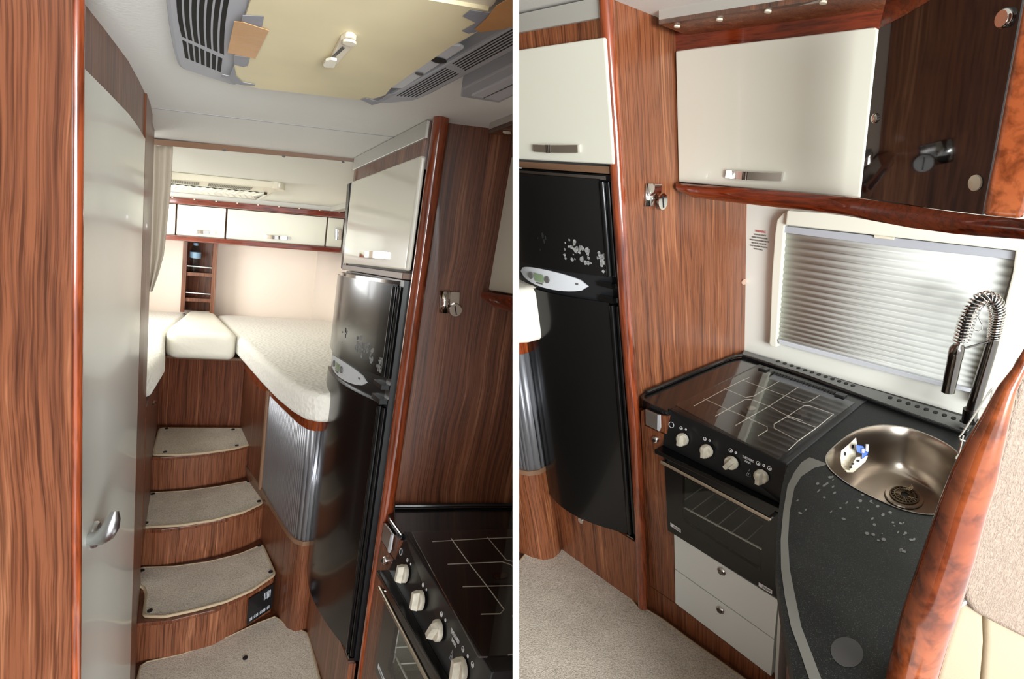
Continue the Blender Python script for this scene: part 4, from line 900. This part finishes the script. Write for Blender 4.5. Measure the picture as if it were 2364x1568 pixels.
    for (x0_, y0_, x1_, y1_) in ((1548, 1206, 1572, 1229), (1752, 1337, 1783, 1363)):
        u0, v0 = OD.uv(x0_, y0_); u1, v1 = OD.uv(x1_, y1_); hgt = .045
        P4 = [OD.w(u0, v0), OD.w(u1, v1 - hgt), OD.w(u1, v1), OD.w(u0, v0 + hgt)]; n_ = OD.fr(.5, .5).n
        st = obj('sticker', MB().prism([p + n_ * .0012 for p in P4], -n_ * .0008), M['whitep'], dr_)
        mb = MB()
        for k in (.35, .62): mb.box(P4[0].lerp(P4[1], .6).lerp(P4[3].lerp(P4[2], .6), k) + n_ * .0015, (P4[1] - P4[0]) * .32, (P4[0] - P4[3]) * .05, n_ * .0003)
        obj('print_lines', mb, M['print'], st)
    # narrow cabinet left of the cooker
    t = thing('narrow_cabinet', m((1.22, .85, HR)), labs['narrow'], 'cabinet')
    obj('body', blk(m, 1.235, 1.9, .807, .905, HR, CT - .04), M['walnutD' + S_], t)
    dd = obj('door', MB().prism(T(m, P_([(1487, 983), (1539, 1006), (1541, 1050), (1546, 1225), (1556, 1233), (1558, 1392), (1500, 1352)], 'a', 1.215)), m((.016, 0, 0)) - m((0, 0, 0))), wd, t, bevel=.001)
    obj('frame_strip', MB().prism(T(m, P_([(1480, 950), (1487, 946), (1502, 1400), (1495, 1396)], 'a', 1.218)), m((.016, 0, 0)) - m((0, 0, 0))), wd, t)
    obj('top_block', MB().prism(T(m, P_([(1520, 958), (1541, 962), (1540, 1003), (1522, 995)], 'a', 1.216)), m((.016, 0, 0)) - m((0, 0, 0))), wd, t)
    f_ = fr_a(m, RR.on(1514, 1014, 'a', 1.214)); R_ = .0125
    kb = obj('push_knob', MB().lathe(f_.o, f_.n, [(R_, 0), (R_, .004), (R_ * .8, .008), (R_ * .5, .010)], 20), M['chrome'], dd, smooth=True); obj('knob_centre', MB().lathe(f_.p(0, 0, .009), f_.n, [(R_ * .45, 0), (R_ * .4, .003)], 14), M['rubber'], kb)
    t = thing('aluminium_bracket', m(RR.on(1505, 990, 'a', 1.21)), labs['bracket'], 'bracket')
    obj('plate', MB().prism(T(m, P_([(1489, 945), (1519, 958), (1521, 996), (1490, 981)], 'a', 1.208)), m((.010, 0, 0)) - m((0, 0, 0))), M['alub'], t, bevel=.003)
    obj('clip', MB().prism(T(m, P_([(1518, 958), (1523, 959), (1524, 988), (1521, 996), (1517, 993)], 'a', 1.204)), m((.006, 0, 0)) - m((0, 0, 0))), M['silver'], t)
    # overhead cabinet
    t = thing('kitchen_overhead_cabinet', m((1.6, .7, -.05)), labs['overhead'], 'cabinet')
    AF = 1.53
    dpx = [(1559, 118), (1600, 112), (1800, 89), (2005, 64), (2020, 63), (2028, 67), (1986, 456), (1780, 439), (1566, 420)]
    nb = [RR.on(x, y, 'a', AF) for x, y in dpx]
    obj('body', blk(m, AF + .018, 1.99, .46, .915, -.035, .34), M['walnutD' + S_], t)
    dd = obj('door', MB().prism(T(m, nb), m((.018, 0, 0)) - m((0, 0, 0))), M['cream'], t, bevel=.005, seg=3)
    f_ = fr_a(m, RR.on(1740, 400, 'a', AF)); bar_handle(m, f_, m(RR.on(1680, 400, 'a', AF)), m(RR.on(1808, 407, 'a', AF)), .021, dd, .020)
    obj('top_recess', MB().prism(T(m, [RR.on(x, y, 'a', AF + .01) for x, y in ((1556, 70), (2060, -20), (2045, 85), (2028, 70), (1559, 122))]), m((.012, 0, 0)) - m((0, 0, 0))), M['mahogH'], t)
    # bottom rail
    up_ = [(1560, 423, 1.50), (1600, 426, 1.488), (1712, 434, 1.485), (1865, 447, 1.48), (1984, 458, 1.46), (2100, 475, 1.31), (2200, 489, 1.14), (2267, 497, 1.0), (2364, 506, .86), (2400, 509, .78)]
    lo_ = [(1562, 440), (1598, 456), (1712, 470), (1865, 487), (1960, 500), (2100, 526), (2200, 540), (2267, 546), (2364, 553), (2400, 555)]
    rings = []
    for (x, y, a), (x2, y2) in zip(up_, lo_):
        if x > 1990:
            U = RR.plan(x, y, (1.49, .45), (1.18, .08)); D_ = RR.plan(x2, y2, (1.49, .45), (1.18, .08))
        else: U = RR.on(x, y, 'a', a); D_ = RR.on(x2, y2, 'a', a)
        U, D_ = V(U), V(D_)
        back_ = V((.05, 0, 0)); out = V((-.012, -.006, 0))
        rings.append([m(tuple(U)), m(tuple(U.lerp(D_, .3) + out * .9)), m(tuple(U.lerp(D_, .65) + out)), m(tuple(D_ + V((.004, 0, 0)))), m(tuple(D_ + back_)), m(tuple(U + back_))])
    if not full: rings = rings[:4]
    rail = obj('bottom_rail', MB().loft(rings), M['mahogH'], t, smooth=True, ang=50, label='glossy dark red curved bottom rail')
    t2 = thing('kitchen_cornice', m((1.45, .8, .38)), labs['cornice'], 'cornice')
    fpx = [(1521, 22), (1649, 0), (2100, -78), (2100, -46), (1891, 0), (1521, 56)]
    obj('fascia', MB().prism(T(m, [RR.on(x, y, 'a', 1.40) for x, y in fpx]), m((.02, 0, 0)) - m((0, 0, 0))), M['alu'], t2)
    upx = [(1521, 56), (1891, 0), (2150, -40)]
    A = [RR.on(x, y, 'a', 1.40) for x, y in upx]
    soff = obj('soffit', MB().prism(T(m, [A[0], A[1], A[2], (1.56, A[2][1], A[2][2]), (1.56, A[0][1], A[0][2])]), m((0, 0, .01)) - m((0, 0, 0))), wd, t2)
    for x, y in ((1563, 59), (1661, 43), (1773, 24), (1901, 3)):
        cs = A[0][2] - .001; q = RR.on(x, y, 'c', cs); obj('spotlight', MB().disc(fr_c(m, q), 0, 0, .010, .007, 0, .004, 14), M['ivory'], t2)
    return t
SIDE = 'L'
kitchen(KL, 'L', False, dict(worktop='corner of a black granite-look worktop at the bottom of the left half', cooker='black built-in cooker cut off at the bottom of the left half',
        narrow='narrow walnut cabinet strip beside the cut-off cooker in the left half', bracket='aluminium bracket under the worktop corner in the left half',
        overhead='sliver of a cream overhead cabinet at the right edge of the left half', cornice='short end of the brown-grey cornice at the right edge of the left half'))
SIDE = 'R'
kitchen(KR, 'R', True, dict(worktop='curved black granite-look worktop around the hob and sink', cooker='black built-in cooker with smoked glass lid, four ivory knobs and oven',
        narrow='narrow walnut cabinet door between the fridge post and the oven', bracket='aluminium bracket under the worktop corner left of the control knobs',
        overhead='large cream overhead cabinet above the kitchen window', cornice='long metal-faced cornice with small spotlights above the kitchen cabinet'))
# window wall
o = obj('wall_kitchen', blk(KR, 2.0, 2.03, -1.0, .935, HR, .42), M['wallw']); struct(o, 'cream wall around the kitchen window')
t = thing('blind_frame', KR((1.98, .5, -.62)), 'cream framed window with a closed pleated grey blind above the sink', 'window blind')
A0 = 1.985
obj('left_rail', MB().prism(T(KR, P_([(1823, 484), (1806, 494), (1794, 508), (1789, 540), (1782, 640), (1777, 780), (1776, 794), (1780, 800), (1792, 802), (1792, 782), (1801, 650), (1810, 522), (1816, 519), (1826, 517)], 'a', 1.965)), KR((2., 0, 0)) - KR((1.965, 0, 0))), M['frame'], t, bevel=.003)
obj('top_box', MB().prism(T(KR, P_([(1817, 486), (1900, 492), (2400, 548), (2400, 583), (2344, 579), (2064, 548), (1813, 519)], 'a', 1.95)), KR((2., 0, 0)) - KR((1.95, 0, 0))), M['frame'], t, bevel=.004)
obj('right_rail', MB().prism(T(KR, P_([(2345, 575), (2420, 585), (2390, 800), (2350, 960), (2254, 940), (2252, 907), (2264, 847), (2320, 703), (2338, 630)], 'a', 1.96)), KR((2., 0, 0)) - KR((1.96, 0, 0))), M['frame'], t, bevel=.004)
bl = obj('top_bar', MB().prism(T(KR, P_([(1811, 522), (2346, 580), (2344, 600), (2080, 572), (1809, 537)], 'a', 1.972)), KR((2., 0, 0)) - KR((1.972, 0, 0))), M['grey'], t, bevel=.002)
obj('pull_latch', MB().prism(T(KR, P_([(2018, 542), (2064, 548), (2063, 554), (2018, 549)], 'a', 1.966)), KR((1.98, 0, 0)) - KR((1.966, 0, 0))), M['ivory'], t, bevel=.001)
obj('bottom_bar', MB().prism(T(KR, P_([(1794, 783), (2000, 836), (2172, 882), (2253, 900), (2252, 909), (2172, 892), (2000, 848), (1800, 795)], 'a', 1.970)), KR((2., 0, 0)) - KR((1.970, 0, 0))), M['silver'], t, bevel=.002)
rows = []; NP = 19
q0, q1 = RR.on(1812, 534, 'a', 1.985), RR.on(1795, 784, 'a', 1.985)
e0, e1 = RR.on(2345, 596, 'a', 1.985), RR.on(2254, 902, 'a', 1.985)
for i in range(NP * 6 + 1):
    s_ = i / (NP * 6); s2 = 1.22 * s_ - .22 * s_ * s_; ph = (i % 6) / 6
    dep_ = (.0, .005, .007, .007, .005, .002)[i % 6]
    rows.append([KR((1.992 - dep_, q0[1] + (q1[1] - q0[1]) * s2, q0[2] + (q1[2] - q0[2]) * s2)), KR((1.992 - dep_, e0[1] + (e1[1] - e0[1]) * s2, e0[2] + (e1[2] - e0[2]) * s2))])
obj('pleated_fabric', MB().loft(rows, cap=False, closed=False), M['blind'], t, smooth=True, solid=.001)
t = thing('warning_notice', KR(RR.on(1756, 550, 'a', 1.998)), 'small printed warning notice on the wall left of the window', 'notice')
f_ = fr_a(KR, RR.on(1756, 537, 'a', 1.9985))
textmesh('WARNING', .0125, f_, 0, 0, t, M['red'], sx=.62, depth=.0003)
for i, s_ in enumerate(['WHEN IN USE, COOKER IT IS', 'ESSENTIAL TO PROVIDE ADDITIONAL', 'VENTILATION, SUCH AS OPENING WINDOWS', 'NEAR THE GRILL, OVEN AND TAPS.', 'DO NOT USE COOKING APPLIANCES FOR', 'HEATING THE SPACE.']):
    textmesh(s_, .0078, f_, 0, -.0115 - .0108 * i, t, M['print'], sx=.43, depth=.0003)
o = obj('screw_cap', MB().disc(fr_b(KR, RR.on(1717, 651, 'b', .917)), 0, 0, .020, .011, 0, .003, 20), M['cork']); tag(o, 'small round tan cap on the walnut panel by the wall corner', 'cap')
# black glass door and mahogany pillar
PA, PB = (1.53, .47), (1.185, .10)
gp = [RR.plan(x, y, PA, PB) for x, y in ((2029, 66), (2083, 39), (2149, 0), (2200, -40), (2372, -40), (2360, 0), (2345, 80), (2331, 157), (2267, 496), (2081, 473), (1986, 457))]
nrm = KR((PA[0], PA[1], 0)) - KR((PB[0], PB[1], 0)); gn = nrm.cross(UPR).normalized(); gn = gn if gn.dot(KR((1.3, .3, 0)) - CAM) > 0 else -gn
t = thing('glass_display_cabinet', KR((1.3, .3, -.05)), 'glossy black glass corner cabinet door right of the cream cabinet', 'cabinet')
gd = obj('glass_door', MB().prism(T(KR, gp), gn * .012), M['blackglass'], t, label='mirror-like black glass door')
tp = [RR.plan(x, y, PA, PB) for x, y in ((2028, 67), (2083, 39), (2149, 0), (2210, -50), (2040, -50), (2044, 0))]
obj('top_moulding', MB().prism(T(KR, tp), gn * .014), M['mahogH'], t, bevel=.003)
fg = Frame(KR(RR.plan(2253, 422, PA, PB)), nrm, UPR)
obj('round_catch', MB().lathe(fg.p(0, 0, 0), fg.n, [(.0135, 0), (.0135, .003), (.011, .005)], 24), M['ivory'], gd, smooth=True)
fg = Frame(KR(RR.plan(2323, 41, PA, PB)), nrm, UPR)
obj('round_catch', MB().lathe(fg.p(0, 0, 0), fg.n, [(.0145, 0), (.0145, .005), (.012, .008)], 24), M['chrome'], gd, smooth=True)
fg = Frame(KR(RR.on(2021, 273, 'a', 1.515)), nrm, UPR)
obj('push_lock', MB().lathe(KR(RR.plan(2021, 273, PA, PB)), fg.n, [(.010, 0), (.010, .003), (.007, .006), (.003, .007)], 20), M['chrome'], gd, smooth=True)
PW0, PW1 = RR.far(2267, 496, .86)[:2], RR.far(2380, 496, .82)[:2]
pl = [RR.plan(x, y, PW0, PW1) for x, y in ((2350, -60), (2362, 0), (2347, 80), (2332, 157), (2300, 330), (2267, 497), (2356, 505), (2372, 480), (2440, 200), (2460, -60))]
o = obj('mahogany_pillar', MB().prism(T(KR, pl), KR((.07, -.002, 0)) - KR((0, 0, 0))), M['mahogS'], smooth=True, bevel=.008, seg=4); tag(o, 'glossy orange-brown pillar at the right edge beside the black glass', 'pillar')
# drawers, plinth, curved base
t = thing('drawer_unit', KR((1.3, .62, HR)), 'white two-drawer unit under the oven', 'drawers')
obj('body', blk(KR, 1.24, 1.9, .448, .797, -1.53, -1.145), M['wallw'], t)
d1 = obj('drawer', MB().prism(T(KR, P_([(1556, 1233), (1796, 1386), (1787, 1476), (1558, 1313)], 'a', 1.212)), KR((.02, 0, 0)) - KR((0, 0, 0))), M['white'], t, bevel=.001, label='upper white drawer front')
d2 = obj('drawer', MB().prism(T(KR, P_([(1558, 1315), (1787, 1478), (1780, 1562), (1559, 1393)], 'a', 1.212)), KR((.02, 0, 0)) - KR((0, 0, 0))), M['white'], t, bevel=.001, label='lower white drawer front')
for (x, y), dd in (((1666, 1319), d1), ((1663, 1408), d2)):
    f_ = fr_a(KR, RR.on(x, y, 'a', 1.211)); kk = obj('push_knob', MB().lathe(f_.o, f_.n, [(.0135, 0), (.0135, .003), (.010, .006)], 24), M['chrome'], dd, smooth=True)
    obj('knob_centre', MB().lathe(f_.p(0, 0, .006), f_.n, [(.0095, 0), (.008, .002)], 18), M['chromeD'], kk, smooth=True)
t = thing('plinth', KR((1.22, .6, HR)), 'walnut plinth board under the white drawers', 'plinth')
obj('board', MB().prism(T(KR, P_([(1500, 1353), (1559, 1394), (1780, 1563), (1900, 1656), (1900, 1720), (1497, 1400)], 'a', 1.216)), KR((.02, 0, 0)) - KR((0, 0, 0))), M['walnutR'], t)
t = thing('curved_base_cabinet', KR((1.3, .3, HR)), 'curved walnut base cabinet under the overhanging worktop end', 'cabinet')
cb = [(1.212, .446), (1.205, .436), (1.12, .405), (1.0, .365), (.88, .315), (.76, .255), (.66, .20), (.60, .15), (.60, -.1), (1.9, -.1), (1.9, .43)]
obj('white_return', MB().prism(T(KR, [(a, b, CT - .05) for a, b in [(1.212, .447), (1.205, .436), (1.15, .416), (1.3, .40), (1.3, .447)]]), KR((0, 0, HR)) - KR((0, 0, CT - .05))), M['white'], t)
cb = [(1.235, .424), (1.15, .393), (1.03, .353), (.91, .303), (.79, .243), (.69, .188), (.63, .138), (.63, -.1)]
obj('curved_panel', MB().loft([[KR((a, b, CT - .045)), KR((a + .02, b, CT - .045)), KR((a + .02, b, HR)), KR((a, b, HR))] for a, b in cb]), M['walnutR'], t, smooth=True)
# faucet
PF0, PF1 = (1.90, .165), (1.90 - .50, .165 + .55)
F_ = lambda x, y: KR(RR.plan(x, y, PF0, PF1))
t = thing('kitchen_tap', F_(2240, 968), 'tall chrome kitchen tap with a spring hose beside the sink', 'tap')
obj('tap_base', MB().tube([F_(2237, 975), F_(2241, 945)], .018, 18), M['chromeD'], t, smooth=True)
obj('column', MB().tube([F_(2241, 957), F_(2256, 908), F_(2270, 862), F_(2283, 820), F_(2294, 782)], [.0155, .0155, .0150, .0145, .0135], 18), M['chromeD'], t, smooth=True)
hose = [(2294, 784), (2297, 765), (2300, 745), (2303, 725), (2299, 704), (2289, 690), (2274, 686), (2258, 694), (2246, 708), (2237, 726), (2229, 748), (2223, 770), (2219, 787)]
hp_ = [F_(*p) for p in hose]
obj('hose', MB().tube(hp_, .0075, 12), M['rubber'], t, smooth=True)
# spring
pts = []; tot = 0
seglen = [(b - a).length for a, b in zip(hp_, hp_[1:])]; Ltot = sum(seglen); turns = 34; N = turns * 16
up = None
for i in range(N + 1):
    s_ = Ltot * i / N; k = 0
    while k < len(seglen) - 1 and s_ > seglen[k]: s_ -= seglen[k]; k += 1
    tt = min(1, s_ / seglen[k]); p = hp_[k].lerp(hp_[k + 1], tt); tg = (hp_[k + 1] - hp_[k]).normalized()
    if k + 2 < len(hp_): tg = tg.lerp((hp_[k + 2] - hp_[k + 1]).normalized(), tt * .5).normalized()
    if up is None: up = tg.orthogonal().normalized()
    x_ = (up - up.dot(tg) * tg).normalized(); up = x_; y_ = tg.cross(x_); fr_ = i / N
    rr = .0135 + (.0045 * min(1, fr_ * 3)); ang_ = 2 * math.pi * (turns * (fr_ ** .92))
    pts.append(p + rr * (math.cos(ang_) * x_ + math.sin(ang_) * y_))
obj('spring', MB().tube(pts, .0024, 6), M['chrome'], t, smooth=True)
obj('neck', MB().tube([F_(2219, 784), F_(2214, 797)], .008, 12), M['chrome'], t, smooth=True)
obj('spray_head', MB().tube([F_(2213, 796), F_(2211, 803), F_(2209, 806), F_(2205, 826), F_(2204, 829), F_(2196, 868), F_(2188, 905)], [.0125, .0165, .0175, .0180, .0170, .0170, .0160], 20), M['chromeD'], t, smooth=True, ang=50)
obj('support_arm', MB().tube([F_(2223, 805), F_(2284, 789)], .0035, 8), M['chromeD'], t, smooth=True)
obj('wire_loop', MB().tube([F_(*p) for p in ((2254, 722), (2262, 737), (2268, 750), (2267, 760), (2259, 765), (2249, 763), (2243, 754), (2241, 740))], .0018, 6), M['chrome'], t, smooth=True)
# dish rack
G_ = lambda x, y: KR(RR.far(x, y, 1.32 + (1050 - y) * .0004))
t = thing('dish_rack', G_(2240, 1040), 'chrome wire rack between the sink and the seat', 'rack')
wires = [[(2330, 905), (2306, 901), (2292, 897), (2286, 902), (2222, 1000), (2214, 1010), (2217, 1015), (2240, 1023)], [(2291, 899), (2284, 940), (2278, 946)], [(2300, 915), (2278, 944), (2236, 1017), (2213, 1050), (2207, 1058)], [(2224, 1006), (2217, 1035), (2211, 1062)], [(2214, 1050), (2206, 1059), (2220, 1067)], [(2212, 1060), (2201, 1080), (2212, 1087)], [(2218, 1048), (2204, 1082), (2206, 1096)]]
mb = MB()
for w_ in wires: mb.tube([G_(*p) for p in w_], .0022, 6)
obj('wire_frame', mb, M['chrome'], t, smooth=True)
# seat
mo = [(2380, 800, 9), (2352, 855, 12), (2326, 897, 17), (2300, 963, 25), (2274, 1028, 34), (2250, 1097, 42), (2223, 1172, 44), (2196, 1264, 47), (2164, 1360, 48), (2135, 1447, 48), (2102, 1568, 46), (2084, 1680, 46)]
Zf = lambda y: .70 - (1400 - y) * .0002
t = thing('seat', KR(RR.far(2300, 1500, .74)), 'beige leather seat with a glossy curved wooden frame at the right edge', 'seat')
obj('wooden_frame', MB().tube([KR(RR.far(x, y, Zf(y))) for x, y, h in mo], [h * Zf(y) / FPX for x, y, h in mo], 24), M['mahogS'], t, smooth=True, ang=70, label='glossy orange-brown curved wooden moulding')
sa, sb = RR.far(2225, 1331, .77), RR.far(2364, 1331, .76)
SP_ = lambda lst: T(KR, [RR.plan(x, y, sa[:2], sb[:2]) for x, y in lst])
fwd = (KR(sb) - KR(sa)).cross(UPR).normalized(); fwd = fwd if fwd.dot(KR(sa) - CAM) > 0 else -fwd
BRk = [(2470, 800), (2410, 815), (2374, 842), (2358, 872), (2330, 960), (2311, 1040), (2292, 1107), (2268, 1172), (2252, 1230), (2241, 1281), (2228, 1331), (2224, 1358), (2232, 1392), (2250, 1415), (2275, 1430), (2320, 1453), (2400, 1492), (2470, 1520)]
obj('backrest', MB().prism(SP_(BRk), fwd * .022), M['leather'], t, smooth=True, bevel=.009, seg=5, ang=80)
obj('shell', MB().prism([p + fwd * .045 for p in SP_([(2262, 1225), (2235, 1290), (2170, 1480), (2130, 1680), (2470, 1680), (2470, 1225)])], fwd * .02), M['rubber'], t, label='black seat shell behind the cushions')
cu = [(2236, 1392), (2225, 1425), (2200, 1500), (2180, 1568), (2160, 1660), (2272, 1660), (2281, 1568), (2287, 1500), (2285, 1440), (2262, 1420)]
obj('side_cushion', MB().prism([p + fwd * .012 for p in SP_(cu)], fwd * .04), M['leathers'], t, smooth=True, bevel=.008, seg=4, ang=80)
cu = [(2289, 1436), (2290, 1500), (2285, 1568), (2276, 1660), (2480, 1660), (2480, 1510), (2364, 1470)]
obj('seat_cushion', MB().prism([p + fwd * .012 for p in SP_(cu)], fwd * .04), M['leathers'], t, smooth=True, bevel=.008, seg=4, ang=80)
zp = SP_([(2207, 1396), (2211, 1389), (2226, 1382), (2229, 1388), (2213, 1399)])
obj('zip_pull', MB().prism([p - fwd * .004 for p in zp], fwd * .003), M['silver'], t)
